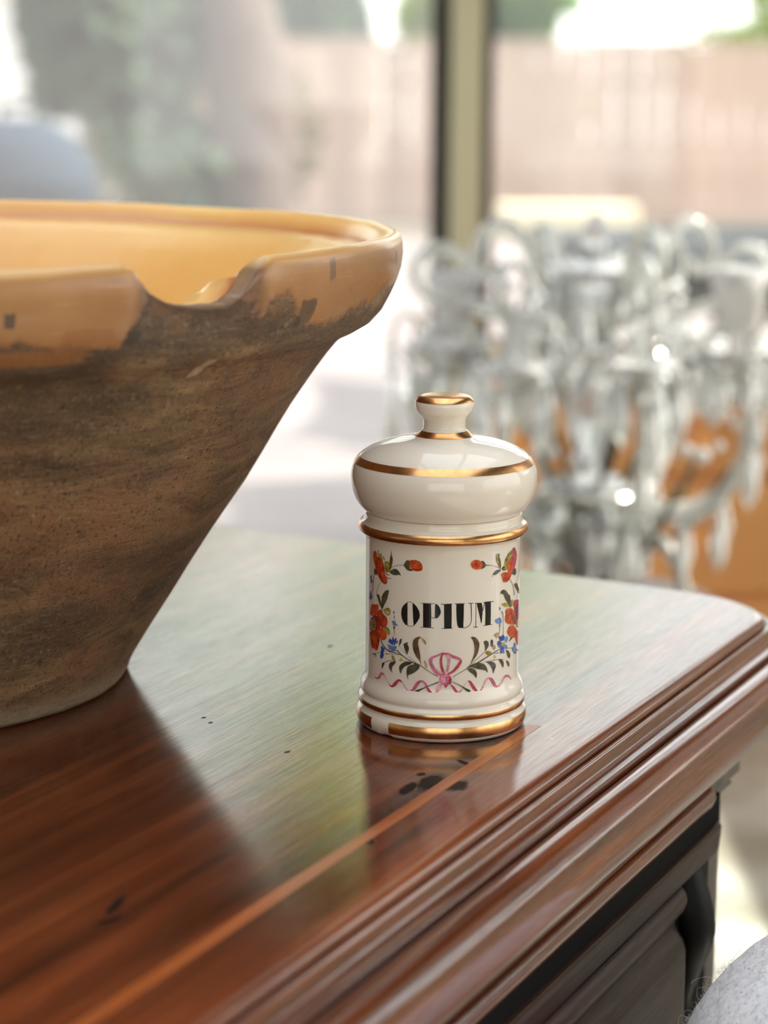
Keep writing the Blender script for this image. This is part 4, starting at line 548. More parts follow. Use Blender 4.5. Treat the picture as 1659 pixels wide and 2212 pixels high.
# ------------------------------------------------------------------ garden behind the glass
def wood_mat(name, c0, c1, sc_=(1, 1, 1), rough=.6, scale=5):
    m = Mat(name); r = m.node('ShaderNodeObjectInfo').outputs['Random']
    n = m.noise(m.mapping(m.obj(), sc_), scale, 6, .6)
    base = m.ramp(n, (.3, c0), (.7, c1))
    hs = m.node('ShaderNodeHueSaturation', None, Value=m.math('ADD', m.math('MULTIPLY', r, .35), .82), Color=base)
    m.P(Base_Color=hs.outputs[0], Roughness=rough, Normal=m.bump(n, .2, .01)); return m.m
M_fence = wood_mat('pink_cedar_boards', (.44, .315, .255, 1), (.60, .46, .385, 1), (8, 8, .6), .8)
fence = thing('board_fence', 'pinkish timber board fence closing the garden beyond the glass', 'fence', (0, 22, -.2))
bd = None
for i in range(46):
    x = -1.75 + i * .262; h = 1.76 + random.uniform(-.012, .012)
    g = box(-.124, .124, -.011, .011, 0, h, .006)
    o = ob('board', g, M_fence, fence, False) if i == 0 else inst(bd, 'board', fence)
    if i == 0: bd = o
    o.location = (x, random.uniform(-.006, .006), .03); o.scale = (1, 1, 1 + random.uniform(-.006, .006))
ob('rail', box(-1.9, 10.3, .012, .06, .4, .49), M_fence, fence, False); ob('rail', box(-1.9, 10.3, .012, .06, 1.35, 1.44), M_fence, fence, False)
ob('cap_rail', box(-1.9, 10.3, -.03, .06, 1.80, 1.835), M_fence, fence, False)
for i in range(6): ob('post', box(-1.9 + 2.4 * i, -1.8 + 2.4 * i, .06, .16, 0, 1.8), M_fence, fence, False)

gw = thing('garden_wall', 'white rendered wall at far left beyond the tree', 'wall', (-4.6, 24, -.2))
ob('wall_body', box(-2.4, 2.4, -.1, .1, 0, 2.3, .02), plaster('white_render', (.85, .85, .84, 1)), gw, False)
ob('coping', box(-2.45, 2.45, -.14, .14, 2.3, 2.36, .01), M_wall, gw, False)

def leaf_mat(name, c0, c1, tr=.35):
    m = Mat(name); n = m.noise(m.obj(), 2.2, 3)
    col = m.ramp(n, (.35, c0), (.65, c1))
    d = m.node('ShaderNodeBsdfDiffuse', None, Color=col); t = m.node('ShaderNodeBsdfTranslucent', None, Color=col)
    x = m.node('ShaderNodeMixShader', None, i0=tr, i1=d.outputs[0], i2=t.outputs[0])
    m.t.links.new(x.outputs[0], m.out.inputs[0]); return m.m
M_leafd = leaf_mat('dark_leaf', (.055, .085, .06, 1), (.11, .16, .10, 1), .25)
M_leafm = leaf_mat('mid_leaf', (.10, .20, .05, 1), (.22, .36, .10, 1))
M_leafb = leaf_mat('bright_leaf', (.28, .42, .06, 1), (.52, .62, .14, 1), .5)
m = Mat('brown_bark'); n = m.noise(m.mapping(m.obj(), (6, 6, 1)), 3, 6, .65)
m.P(Base_Color=m.ramp(n, (.3, (.07, .05, .042, 1)), (.7, (.16, .115, .095, 1))), Roughness=.9, Normal=m.bump(n, .5, .04)); M_bark = m.m

def leaves(n, blobs, size):
    V, Fs = [], []
    tot = sum(b[3] * b[4] * b[5] for b in blobs)
    for cx, cy_, cz, rx, ry, rz in blobs:
        for _ in range(max(20, int(n * rx * ry * rz / tot))):
            while 1:
                p = Vector((random.uniform(-1, 1), random.uniform(-1, 1), random.uniform(-1, 1)))
                if .35 < p.length < 1: break
            c = Vector((cx + p.x * rx, cy_ + p.y * ry, cz + p.z * rz))
            a = Vector((random.gauss(0, 1), random.gauss(0, 1), random.gauss(0, 1))).normalized(); b = a.orthogonal().normalized()
            s = size * random.uniform(.6, 1.3); k = len(V)
            V += [c - a * s, c + b * s * .45, c + a * s, c - b * s * .45]; Fs.append((k, k + 1, k + 2, k + 3))
    return V, Fs
def tree(name, label, x, y, trunk_r, trunk_h, blobs, n, size, lm, branches=4, lean=0):
    t = thing(name, label, 'tree', (x, y, -.2), 0, None)
    ob('trunk', tube(smooth_pts([(0, 0, 0), (0, 0, trunk_h * .35), (lean * .5, 0, trunk_h * .7), (lean, 0, trunk_h)], 4), [trunk_r * (1.25 - .6 * i / 12) for i in range(13)], 12), M_bark, t)
    for k in range(branches):
        b = blobs[k % len(blobs)]; z0 = trunk_h * (.45 + .5 * k / branches)
        ob('branch', tube(smooth_pts([(lean * z0 / trunk_h, 0, z0), (b[0] * .5, b[1] * .5, (z0 + b[2]) / 2 + .1), (b[0], b[1], b[2])], 3), [trunk_r * .4 * (1 - .7 * i / 6) for i in range(7)], 7), M_bark, t)
    ob('foliage', leaves(n, blobs, size), lm, t, False, 'stuff')
    return t
# big tree left of the fence: bark and hanging foliage fill the upper left of the view
gtree = tree('garden_tree', 'dark brown thick trunked tree with drooping blue green foliage behind the bowl', -.86, 13, .24, 4.6,
     [(-1.10, 0, 1.75, .24, .5, .65), (-.95, .1, 2.6, .4, .5, .7), (-.75, .1, 1.75, .62, .6, .75), (-.92, .1, 2.2, .44, .6, .8), (-.3, .3, 2.4, .6, .6, .8), (-.55, -.1, 1.05, .35, .4, .4), (-.2, -.1, .75, .35, .3, .45), (-1.5, .4, 3.6, .7, .8, .8)], 8000, .085, M_leafd, 6, -1.3)
ob('sun_painted_foliage', leaves(2600, [(.50, .2, 5.35, .36, .5, .75), (.30, .3, 5.6, .34, .5, .55)], .11), leaf_mat('sun_painted_lime_leaf', (.62, .72, .06, 1), (.85, .90, .14, 1), .5), gtree, False, 'stuff')  # lime leaves above the view, sunlight put into their colour
ob('branch', tube(smooth_pts([(-1.25, 0, 4.5), (-.6, .1, 5.7), (.0, .2, 6.1), (.5, .2, 5.8)], 4), .03, 7), M_bark, gtree)
tree('shrub', 'olive brown straggling shrub at the foot of the garden tree', -1.75, 15.5, .07, 1.0,
     [(-.1, 0, .6, .6, .5, .55), (.5, 0, .5, .6, .5, .5), (.9, .1, 1.0, .45, .4, .5), (.2, .1, 1.1, .6, .4, .5)], 2600, .07, leaf_mat('olive_leaf', (.13, .12, .08, 1), (.24, .20, .13, 1)), 4)
far = [(-2.6, 28, 4.4, M_leafd, 'dark evergreen crowding over the left end of the fence'), (.95, 36, 5.0, M_leafb, 'tall yellow green tree beyond the fence left of the post'),
       (1.25, 26, 3.4, M_leafm, 'mid green tree just right of the post beyond the fence'), (6.1, 30, 4.8, M_leafb, 'bright green tree beyond the right end of the fence'), (-6.5, 33, 6, M_leafm, 'broad green tree behind the white wall')]
for x, y, h, lm, lb in far:
    wd = .45 if .5 < x < 2 else 1
    bl = [(random.uniform(-1, 1) * 1.1 * wd, random.uniform(-.8, .8), h * f, (1.15 + .5 * random.random()) * wd, 1.1 * wd, h * .13) for f in (.34, .5, .62, .72, .82, .93)]
    tree('garden_tree', lb, x, y, .17, h * .8, bl, 4200, .15, lm, 5)
# two added trees with unseen crowns that tint the polish of the chest green
M_tint_leaf = leaf_mat('pale_tint_leaf', (.36, .52, .28, 1), (.55, .70, .45, 1), .5)
for x, y, lb in ((1.05, 32, 'added tall tree behind the window post with an unseen crown tinting the chest polish'), (-6.2, 29, 'added tall tree behind the white wall at far left with an unseen crown tinting the chest polish')):
    bl = [(random.uniform(-1, 1) * 2.6, random.uniform(-1, 1), 6.2 + .75 * k, 2.6, 1.4, .9) for k in range(6)]
    tree('added_tint_tree', lb, x, y, .09, 9.0, bl, 3000, .15, M_tint_leaf, 6)
# hedge low behind the fence
hd = thing('hedge', 'dark hedge showing over the fence between tree and post', 'hedge', (-.45, 24.5, -.2))
ob('foliage', leaves(5200, [(-.75, 0, 1.5, .55, .5, 1.4), (-.2, 0, 1.5, .55, .5, 1.35)], .11), M_leafd, hd, False, 'stuff')
for sx in (-.75, -.2): ob('stem', tube([(sx, 0, 0), (sx, 0, 1.6)], .05, 8), M_bark, hd)

# kettle barbecue
M_kettle = simple('slate_grey_enamel', srgb(58, 70, 82), .9, spec=.15)
kb = thing('kettle_barbecue', 'slate grey domed kettle barbecue on the terrace behind the bowl', 'barbecue', (-1.24, 7.3, 0))
ob('lid', lathe([(.255, .78), (.262, .79), (.255, .84), (.235, .90), (.19, .96), (.13, 1.0), (.06, 1.022), (0, 1.026)], 40), M_kettle, kb)
ob('kettle', lathe([(0, .54), (.09, .55), (.18, .60), (.235, .68), (.257, .77), (.262, .782)], 40), M_kettle, kb)
ob('lid_handle', tube(smooth_pts([(-.06, 0, 1.02), (-.055, 0, 1.06), (.055, 0, 1.06), (.06, 0, 1.02)], 4), .012, 8), simple('dark_handle', (.02, .02, .02, 1)), kb)
for k in range(3):
    a = 2 * PI * k / 3; ob('leg', tube([(.17 * math.cos(a), .17 * math.sin(a), .60), (.30 * math.cos(a), .30 * math.sin(a), 0)], .013, 8), simple('leg_steel', (.4, .4, .4, 1), .3, 1), kb)

# sunlit trough
tr = thing('planting_trough', 'cream trough in full sun at the foot of the fence', 'trough', (1.45, 17.2, -.2))
Mc = simple('cream_stone', (.88, .80, .58, 1), .8)
ob('trough_body', join(box(-.55, .55, -.18, -.12, 0, .42, .01), box(-.55, .55, .12, .18, 0, .42, .01), box(-.55, -.49, -.12, .12, 0, .42, .01), box(.49, .55, -.12, .12, 0, .42, .01)), Mc, tr, False)
ob('soil', box(-.489, .489, -.119, .119, .02, .40), simple('pale_gravel', (.85, .78, .56, 1), .9), tr, False)

# weathered table outside on the right
M_grey = wood_mat('weathered_grey_teak', (.09, .095, .095, 1), (.15, .16, .158, 1), (1.2, 9, 9), .9)
gt = thing('garden_table', 'weathered grey slatted garden table outside the right hand pane', 'table', (1.235, 5.64, 0), math.radians(16))
for i in range(9):
    o = ob('slat', box(-.75, .75, -.066, .066, .715, .745, .006), M_grey, gt, False) if i == 0 else inst(sl0, 'slat', gt)
    if i == 0: sl0 = o
    o.location = (0, -.6 + i * .15, 0)
for s in (-1, 1):
    ob('apron', box(-.65, .65, s * .6 - .014, s * .6 + .014, .62, .714), M_grey, gt, False)
    ob('apron', box(s * .64 - .014, s * .64 + .014, -.585, .585, .62, .714), M_grey, gt, False)
    for q in (-1, 1): ob('leg', box(s * .6 - .035, s * .6 + .035, q * .54 - .035, q * .54 + .035, 0, .715, .005), M_grey, gt, False)

# added unseen sails above the view, shaped to throw the pointed shadows on the paving
def sail(label, ground_pts, h, sag=.0):
    P = [Vector((x, y, 0)) for x, y in ground_pts]; n = 10; out = []
    cen = sum(P, Vector()) / len(P)
    for a, b in zip(P, P[1:] + P[:1]):
        for i in range(n):
            t = i / n; p = a.lerp(b, t); p += (cen - p).normalized() * (b - a).length * .05 * 4 * t * (1 - t); out.append(p)
    V = []
    for p in out + [cen]: 
        V.append(p + SUN * (h / SUN.z))
    c = V[-1]; vt = [v + Vector((0, 0, .004)) for v in V]; N = len(out)
    Fs = [(i, (i + 1) % N, N) for i in range(N)] + [(N + 1 + (i + 1) % N, N + 1 + i, 2 * N + 1) for i in range(N)] + [((i + 1) % N, i, N + 1 + i, N + 1 + (i + 1) % N) for i in range(N)]
    t = thing('added_shade_sail', label, 'shade sail', tuple(c))
    ob('added_sail_cloth', ([v - c for v in V + vt], Fs), simple('added_sail_canvas', (.5, .45, .42, 1), .9), t, False)
    lines = []
    for i in range(len(P)):
        v = V[i * n] - c; d = v.copy(); d.z = 0; d.normalize()
        q = v + d * .27; ob('post', tube([(q.x, q.y, v.z + .12), (q.x, q.y, -c.z - .01)], .03, 10), simple('post_steel', (.35, .35, .34, 1), .4, .8), t)
        ob('guy_line', tube([v, v + d * .25 + Vector((0, 0, .03))], .004, 6), simple('guy_rope', (.7, .7, .7, 1)), t)
sail('unseen added sail shading the paving nearest the house', [(-.50, 6.10), (3.6, 8.2), (3.6, 5.0), (-.32, 5.80)], 3.0)
sail('unseen added sail shading the paving farthest from the house', [(-.31, 7.02), (-.30, 8.5), (.0, 7.1), (4.0, 9.4), (4.2, 7.0), (-.10, 6.74)], 3.3)
sail('small unseen added sail shading the paving in the middle', [(-.62, 5.52), (3.0, 6.6), (3.4, 4.2), (-.2, 4.7)], 2.8)

# ------------------------------------------------------------------ chest with the moulded top
ANG = math.radians(63.2)
Nv = Vector((math.sin(ANG), -math.cos(ANG), 0)); Ev = Vector((math.cos(ANG), math.sin(ANG), 0))
cl = Nv * -.6 + Ev * .55
chest = thing('chest', 'dark mahogany chest with moulded top edge and pale inlay line under the jar', 'chest', (cl.x, cl.y, 0), ANG)
def LU(u, v, z): return (v - .55, -u - .6, T + z)         # (outward, along, up) of the chest front -> chest coordinates

SPOTS = [(.2073, -.2397, .014, .0055, 10), (.208, -.251, .0085, .0055, 0), (.215, -.2318, .003, .002, 0), (.2373, -.2412, .006, .002, 60), (.196, -.235, .010, .0035, 8), (.1332, -.250, .0035, .0022, 30),
         (.2149, -.1677, .0026, .0014, 0), (.0349, -.2007, .012, .0022, 15), (.022, -.207, .008, .002, -20), (.2367, -.116, .0018, .0012, 0), (.242, -.1091, .0016, .0012, 0), (.3085, -.279, .007, .0012, -35),
         (.4059, -.1365, .014, .002, 5), (.43, -.17, .012, .002, 0), (-.02, -.15, .01, .003, 20), (.38, -.10, .003, .0015, 0)]
def wood(name, c0, c1, c2, rough, spots=False, grain=(1.2, 26, 26), clear=.0, bmp=.11, spk=1.0):
    m = Mat(name); o = m.obj()
    n1 = m.noise(m.mapping(o, grain), 3, 8, .62, .25)
    n2 = m.noise(m.mapping(o, (2.2, 5, 5), (4, 2, 1)), 1.6, 4, .5, .4)
    n3 = m.noise(m.mapping(o, (9, 520, 520)), 1.0, 5, .7)
    n4 = m.noise(m.mapping(o, (55, 1250, 1250)), 1.0, 3, .6)
    col = m.ramp(n1, (.34, c0), (.5, c1), (.66, c2))
    col = m.mix(m.ramp(n2, (.38, 0), (.66, .55)), col, c0)
    col = m.mix(m.ramp(n3, (.30, .5), (.42, 0)), col, tuple(c * .35 for c in c0[:3]) + (1,))
    rg = m.math('ADD', m.math('MULTIPLY', m.noise(m.mapping(o, (3, 9, 9)), 6, 5, .65), .16), rough - .08)
    h = m.math('ADD', m.math('MULTIPLY', n3, .6), m.math('MULTIPLY', m.noise(m.mapping(o, (1, 3, 3)), 9, 3), .35))
    if spots:
        sp = m.node('ShaderNodeSeparateXYZ', None, Vector=o); wob = m.math('MULTIPLY', m.math('SUBTRACT', m.noise(o, 260, 3), .5), .9)
        tot = None
        for x, y, rx, ry, ro in SPOTS:
            v = m.mapping(o, (1, 1, 0), (-x, -y, 0)); v = m.node('ShaderNodeVectorRotate', {'rotation_type': 'Z_AXIS'}, Vector=v, Angle=math.radians(-ro)).outputs[0]
            v = m.node('ShaderNodeVectorMath', {'operation': 'MULTIPLY'}, i0=v, i1=(1 / rx, 1 / ry, 0)).outputs[0]
            d = m.node('ShaderNodeVectorMath', {'operation': 'LENGTH'}, i0=v).outputs['Value']
            k = m.math('MULTIPLY', m.math('SUBTRACT', 1.05, m.math('ADD', d, wob)), 2.6, 0, True)
            tot = k if tot is None else m.math('MAXIMUM', tot, k)
        col = m.mix(m.math('MULTIPLY', tot, .93), col, (.008, .006, .005, 1))
        rg = m.math('ADD', rg, m.math('MULTIPLY', tot, .25)); h = m.math('SUBTRACT', h, m.math('MULTIPLY', tot, .35))
        # pale specks of dust and thin scratches
        vd = m.voro(m.mapping(o, (1, 1, 1), (.3, .1, 0)), 46); pick = m.voro(m.mapping(o, (1, 1, 1), (.3, .1, 0)), 46, out='Color')
        dust = m.math('MULTIPLY', m.math('LESS_THAN', vd, .035), m.math('GREATER_THAN', pick, .62))
        col = m.mix(m.math('MULTIPLY', dust, .7), col, (.55, .5, .42, 1))
    h = m.math('ADD', h, m.math('MULTIPLY', n4, .35))
    nb = m.bump(h, bmp, .0012)
    strk = m.math('ADD', m.math('MULTIPLY', m.ramp(n4, (.36, 0), (.64, 1)), .55), m.math('MULTIPLY', m.ramp(n3, (.34, 0), (.6, 1)), .45))
    keep = m.math('SUBTRACT', 1.0, m.math('MULTIPLY', tot, .9)) if spots else 1.0
    m.P(Base_Color=col, Roughness=rg, Normal=nb, IOR=1.52)
    m.set(m.b, 'Specular IOR Level', m.math('MULTIPLY', m.math('ADD', m.math('MULTIPLY', strk, .42 * spk), .32 * spk), keep))
    m.set(m.b, 'Coat Weight', m.math('MULTIPLY', m.math('ADD', m.math('MULTIPLY', strk, clear), clear * .45), keep)); m.set(m.b, 'Coat Roughness', rg); m.set(m.b, 'Coat IOR', 1.55); m.set(m.b, 'Coat Normal', nb)
    return m.m
RED = ((.040, .0095, .0035, 1), (.135, .027, .0075, 1), (.245, .056, .0145, 1))
M_top = wood('polished_mahogany_top', *RED, .13, True, clear=.22, bmp=.05)
M_edge = wood('worn_mahogany_moulding', (.055, .0135, .0045, 1), (.15, .036, .010, 1), (.26, .072, .019, 1), .11, clear=.45, bmp=.05, spk=1.3)
M_front = wood('dark_mahogany_front', (.009, .004, .003, 1), (.034, .0115, .008, 1), (.066, .024, .015, 1), .34, clear=.0, spk=.5)
M_inlay = wood('orange_boxwood_inlay', (.27, .062, .014, 1), (.37, .10, .023, 1), (.46, .145, .036, 1), .2)
M_black = simple('painted_shade_black', (.004, .0035, .003, 1), .8, spec=.1)  # black that stands in for shade in the chest front

# outline of the flat top, inner edge of the moulding, (u, v)
arc = [(-.322 - .062 * (1 - math.cos(a)), 1.083 + .053 * math.sin(a)) for a in [PI / 2 * i / 12 for i in range(13)]]
outl = [(-.322, -.05), (-.322, .3), (-.322, .6), (-.322, .85), (-.322, 1.0)] + arc + [(-.41, 1.139), (-.44, 1.1405), (-.48, 1.143), (-.52, 1.148), (-.56, 1.155), (-.61, 1.162), (-.66, 1.167), (-.713, 1.170), (-.80, 1.173), (-.90, 1.174)]
def offs(pl, d):
    out = []
    for i, p in enumerate(pl):
        a = Vector(pl[max(i - 1, 0)]); b = Vector(pl[min(i + 1, len(pl) - 1)]); t = (b - a).normalized()
        out.append((p[0] + t.y * d, p[1] - t.x * d))
    return out
# t along +v on the front: right-hand normal is +u
top_pl = offs(outl, -.003) + [(-.92, 1.17), (-.92, -.05)]
n = len(top_pl)
V = [LU(u, v, 0) for u, v in top_pl] + [LU(u, v, -.044) for u, v in top_pl]
ob('top_board', (V, [tuple(range(n)), tuple(range(2 * n - 1, n - 1, -1))] + [(i, n + i, n + (i + 1) % n, (i + 1) % n) for i in range(n)]), M_top, chest, False)
prof = [(-.0040, 0), (-.0012, -.0002), (.0006, -.0010), (.0018, -.0022), (.0024, -.0036), (.0025, -.0066), (.0033, -.0066), (.0035, -.0047), (.0042, -.0043), (.0054, -.0043), (.0062, -.0052), (.0068, -.0070), (.0076, -.0090), (.0088, -.0106), (.0104, -.0111), (.0128, -.0114), (.0132, -.0132), (.0133, -.0178), (.0142, -.0178), (.0144, -.0148),
        (.0148, -.0142), (.0168, -.0139), (.0195, -.0140), (.0222, -.0146), (.0248, -.0160), (.0272, -.0181), (.0292, -.0209), (.0306, -.0243), (.0313, -.0282), (.0312, -.0322), (.0303, -.0362), (.0287, -.0398), (.0264, -.0429), (.0236, -.0453), (.0205, -.0468), (.0175, -.0474),
        (.0150, -.0475), (.0130, -.0475), (.0130, -.0488), (-.0040, -.0488), (-.02, -.0488)]
def sweep(pl, prof, name, m_, smooth=True):
    V = []; k = len(prof)
    for d, z in prof: 
        V += [LU(u, v, z) for u, v in offs(pl, d)]
    q = len(pl)
    return ob(name, (V, [(j * q + i, j * q + i + 1, (j + 1) * q + i + 1, (j + 1) * q + i) for j in range(k - 1) for i in range(q - 1)]), m_, chest, smooth)
o = sweep(outl, prof, 'edge_moulding', M_edge)
e = o.modifiers.new('split', 'EDGE_SPLIT'); e.split_angle = math.radians(38)
# inlay line let into the top
V = [LU(u, v, z) for z in (.00012, -.002) for u, v in ((-.3568, -.05), (-.3508, -.05), (-.3508, .852), (-.3568, .852))]
ob('inlay_strip', (V, [(0, 1, 2, 3), (0, 4, 5, 1), (1, 5, 6, 2), (2, 6, 7, 3), (3, 7, 4, 0)]), M_inlay, chest, False, label='orange wood inlay line')
# carcass, black-painted gap shade, frieze drawer, rail, lower drawer, corner
ob('carcass', box(LU(0, 0, 0)[0] + .02, LU(0, 1.0, 0)[0], -.27 + .005, .30, .10, T - .049), M_front, chest, False)
ob('painted_gap_shade', box(-.55, LU(0, .992, 0)[0], -.285, -.266, T - .24, T - .05), M_black, chest, False)  # black backing paints the shade inside the gap
U0 = -.322
def run(prof, v0, v1, name, m_, endr=.0, nround=8, ang=40):
    """front run of a moulding between v0 and v1, its right end turned back in a quarter round"""
    pts = [(v0, 0), (v1 - endr, 0)]
    secs = [(v0, 1.0), (v1 - endr, 1.0)] + [(v1 - endr + endr * math.sin(PI / 2 * i / nround), math.cos(PI / 2 * i / nround)) for i in range(1, nround + 1)]
    V = []; k = len(prof); dmin = min(p[0] for p in prof); zc = sum(p[1] for p in prof) / k
    for v, s in secs:
        V += [LU(U0 + dmin + (d - dmin) * max(s, .02), v, z) for d, z in prof]
    Fs = [(i * k + j, i * k + j + 1, (i + 1) * k + j + 1, (i + 1) * k + j) for i in range(len(secs) - 1) for j in range(k - 1)]
    o = ob(name, (V, Fs), m_, chest)
    e = o.modifiers.new('split', 'EDGE_SPLIT'); e.split_angle = math.radians(ang); return o
run([(-.02, -.0489), (.004, -.0489), (.0045, -.0510), (.0060, -.0535), (.0085, -.0552), (.0115, -.0562), (.0150, -.0568), (.0172, -.0580), (.0180, -.0600), (.0178, -.0625), (.0168, -.0650), (.0150, -.0668), (.0120, -.0674), (-.02, -.0674)], 0, .986, 'frieze_drawer', M_edge, .022)
run([(-.02, -.0800), (.0125, -.0800), (.0142, -.0806), (.0150, -.0822), (.0146, -.0880), (.0140, -.0945), (.0125, -.0950), (-.02, -.0952)], 0, .990, 'front_rail', M_front, .004)
run([(-.02, -.0953), (.0120, -.0953), (.0150, -.0962), (.0172, -.0985), (.0178, -.1020), (.0165, -.1060), (.0135, -.1095), (.0115, -.1130), (.0118, -.1165), (.0140, -.1195), (.0165, -.1225), (.0178, -.1270), (.0180, -.20), (.0150, -.235), (-.02, -.236)], 0, .946, 'lower_drawer', M_front, .020)
run([(-.02, -.26), (.012, -.26), (.015, -.265), (.015, -.50), (.012, -.505), (-.02, -.505)], 0, .946, 'bottom_drawer', M_front, .01)
# carved black corner with a slim turned column, stile and capital block
M_ebony = simple('ebonised_wood', (.005, .004, .004, 1), .5, spec=.2)
vx = lambda v: LU(0, v, 0)[0]
ob('painted_shade_strip', box(-.55, LU(0, .990, 0)[0], -.2905, -.262, T - .0812, T - .0660), M_black, chest, False)  # black strip fills the gap in place of its shade
ob('corner_recess', box(vx(.944), vx(.992), -.28, -.268, T - .24, T - .0953), M_ebony, chest, False)
S = smooth_pts([LU(U0 + .004, .9605, -.097), LU(U0 + .008, .9590, -.113), LU(U0 + .011, .9600, -.130), LU(U0 + .007, .9645, -.150), LU(U0 + .003, .9660, -.172), LU(U0 + .007, .9640, -.20), LU(U0 + .004, .9640, -.235)], 5)
ob('carved_scroll', tube(S, [.0085 + .003 * math.sin(PI * 2.2 * i / (len(S) - 1)) for i in range(len(S))], 12), M_ebony, chest, label='black carved scroll')
S = smooth_pts([LU(U0 + .005, .9790, -.100), LU(U0 + .007, .9780, -.120), LU(U0 + .004, .9800, -.140), LU(U0 + .003, .9805, -.165), LU(U0 + .003, .980, -.235)], 5)
ob('carved_scroll', tube(S, [.0045] * len(S), 10), M_ebony, chest)
M_stile = wood('faded_corner_wood', (.05, .038, .030, 1), (.10, .078, .062, 1), (.15, .125, .10, 1), .4, grain=(26, 26, 1.2))
ob('corner_stile', join(box(vx(.986), vx(1.016), -.2835, -.262, .10, T - .0752, .003), box(vx(1.004), vx(1.022), -.2800, -.262, .10, T - .0752, .003)), M_stile, chest, False)
ob('capital_block', join(box(vx(.986), vx(1.038), -.2860, -.262, T - .0705, T - .0489, .002), box(vx(.988), vx(1.030), -.2845, -.262, T - .0752, T - .0705, .002)), M_stile, chest, False)
ob('end_panel', box(vx(1.0), vx(1.02), -.263, .30, .10, T - .0489), M_front, chest, False)
for v in (.06, .98):
    for y in (-.24, .26): ob('foot', mv(lathe([(.02, .0), (.034, .01), (.04, .04), (.03, .075), (.038, .1), (0, .1)], 20), vx(v), y, 0), M_front, chest)

# ------------------------------------------------------------------ earthenware bowl
bx, by = -.2462, 1.0001
outer = [(0, .0012), (.09, .0008), (.1150, .0004), (.1200, .0008), (.1228, .0032), (.1243, .0075), (.1290, .0160), (.1365, .0285), (.1461, .0430), (.1560, .0590), (.1665, .0757), (.1745, .0875), (.1821, .0985), (.1900, .1120), (.1960, .1225), (.2030, .1342), (.2095, .1440), (.2150, .1522), (.2200, .1592), (.2250, .1655), (.2310, .1702),
         (.2360, .1722), (.2410, .1752), (.2455, .1802), (.2492, .1870), (.2520, .1935), (.2535, .1995), (.2540, .2055), (.2536, .2105), (.2524, .2138), (.2505, .2150), (.2485, .2151), (.2462, .2146), (.2446, .2136)]
inner = [(.2432, .2118), (.2415, .2085), (.2392, .2064), (.2340, .2056), (.2265, .2040), (.2200, .1995), (.2140, .1910), (.2060, .1790), (.1960, .1630), (.1840, .1440), (.1700, .1220), (.1540, .0960), (.1380, .0700), (.1250, .0480), (.1150, .0320), (.1020, .0200), (.08, .0145), (.04, .0125), (0, .012)]
NO = len(outer)
bp = outer + inner
NA = 360
def notch(deg):
    return lerp([-53.4, -52.2, -50.6, -48.8, -46.5, -44, -41.4, -40.2, -39.3, -38.7, -38.2], [0, .36, .66, .85, .95, 1, 1, .86, .48, .08, 0], deg)
ZB = ([-75, -64.9, -62.5, -58.8, -54.3, -53.0, -51.3, -50.0, -41.0, -40.2, -38.6, -36.7, -34.5, -32.2, -29, -27.0, -23.2, -22.1, -17, -8, 40],
      [.182, .1838, .1851, .1861, .1835, .1926, .1985, .222, .222, .199, .1895, .1965, .193, .1875, .186, .1830, .1838, .188, .1885, .192, .19])
V, GL, FO, UVV = [], [], [], []
from mathutils import noise as mnoise
for j, (r, z) in enumerate(bp):
    for i in range(NA):
        deg = -180 + 360 * i / NA; a = math.radians(deg)
        k = notch(deg)
        out = j < NO
        wob = mnoise.noise(Vector((math.cos(a) * 1.3, math.sin(a) * 1.3, z * 6))) * .0022 + mnoise.noise(Vector((math.cos(a) * 6, math.sin(a) * 6, z * 40))) * .0006
        rr, zz = r, z
        if r > .12: rr += wob * (.4 if not out else 1)
        if z > .195: zz += mnoise.noise(Vector((math.cos(a) * 2.5, math.sin(a) * 2.5, 3.3))) * .0012 + mnoise.noise(Vector((math.cos(a) * 14, math.sin(a) * 14, 9.3))) * .0004
        if k > 0 and z > .165:
            lim = .2150 - .0185 * k                     # the lip is broken down to this height
            s = ss(.168, .20, z)
            if out:
                rr -= .008 * k * s
            zz = min(zz, lim + (zz - .2152) * .12 + (.0006 * mnoise.noise(Vector((deg * .8, z * 200, 1)))))
        if r > .09 and .0025 > z: rr += .0006 * mnoise.noise(Vector((math.cos(a) * 9, math.sin(a) * 9, 1)))
        V.append((rr * math.cos(a), rr * math.sin(a), zz))
        zb = lerp(*ZB, deg)
        GL.append(1.0 if not out else max(-1, min(1, (z - zb) / .02)) * (1 if j < NO - 3 else 1))
        FO.append(z if out else .2)
        UVV.append((a * .25, z))
Fs = []
for j in range(len(bp) - 1):
    for i in range(NA):
        k = (i + 1) % NA; Fs.append((j * NA + i, j * NA + k, (j + 1) * NA + k, (j + 1) * NA + i))
m = Mat('old_glazed_earthenware')
gl = m.attr('glaze'); fo = m.attr('height'); insd = m.attr('inside'); nt = m.attr('broken')
vec = m.attr  # noqa
uvv = m.uv()
nA = m.noise(m.mapping(uvv, (22, 34, 1)), 1, 6, .62, .5)
nF = m.noise(m.mapping(uvv, (160, 170, 1)), 1, 5, .65)
nS = m.noise(m.mapping(uvv, (14, 70, 1)), 1, 7, .68, .9)
nS2 = m.noise(m.mapping(uvv, (60, 900, 1), (2, 1, 0)), 1, 4, .6)
nP = m.noise(m.mapping(uvv, (420, 520, 1), (1, 4, 0)), 1, 3, .6)
nB = m.noise(m.mapping(uvv, (9, 16, 1), (5, 3, 0)), 1, 5, .6)
g = m.math('ADD', gl, m.math('ADD', m.math('MULTIPLY', m.math('SUBTRACT', nA, .5), 1.5), m.math('MULTIPLY', m.math('SUBTRACT', nF, .5), .6)))
gm = m.ramp(g, (.04, 0), (.09, 1))
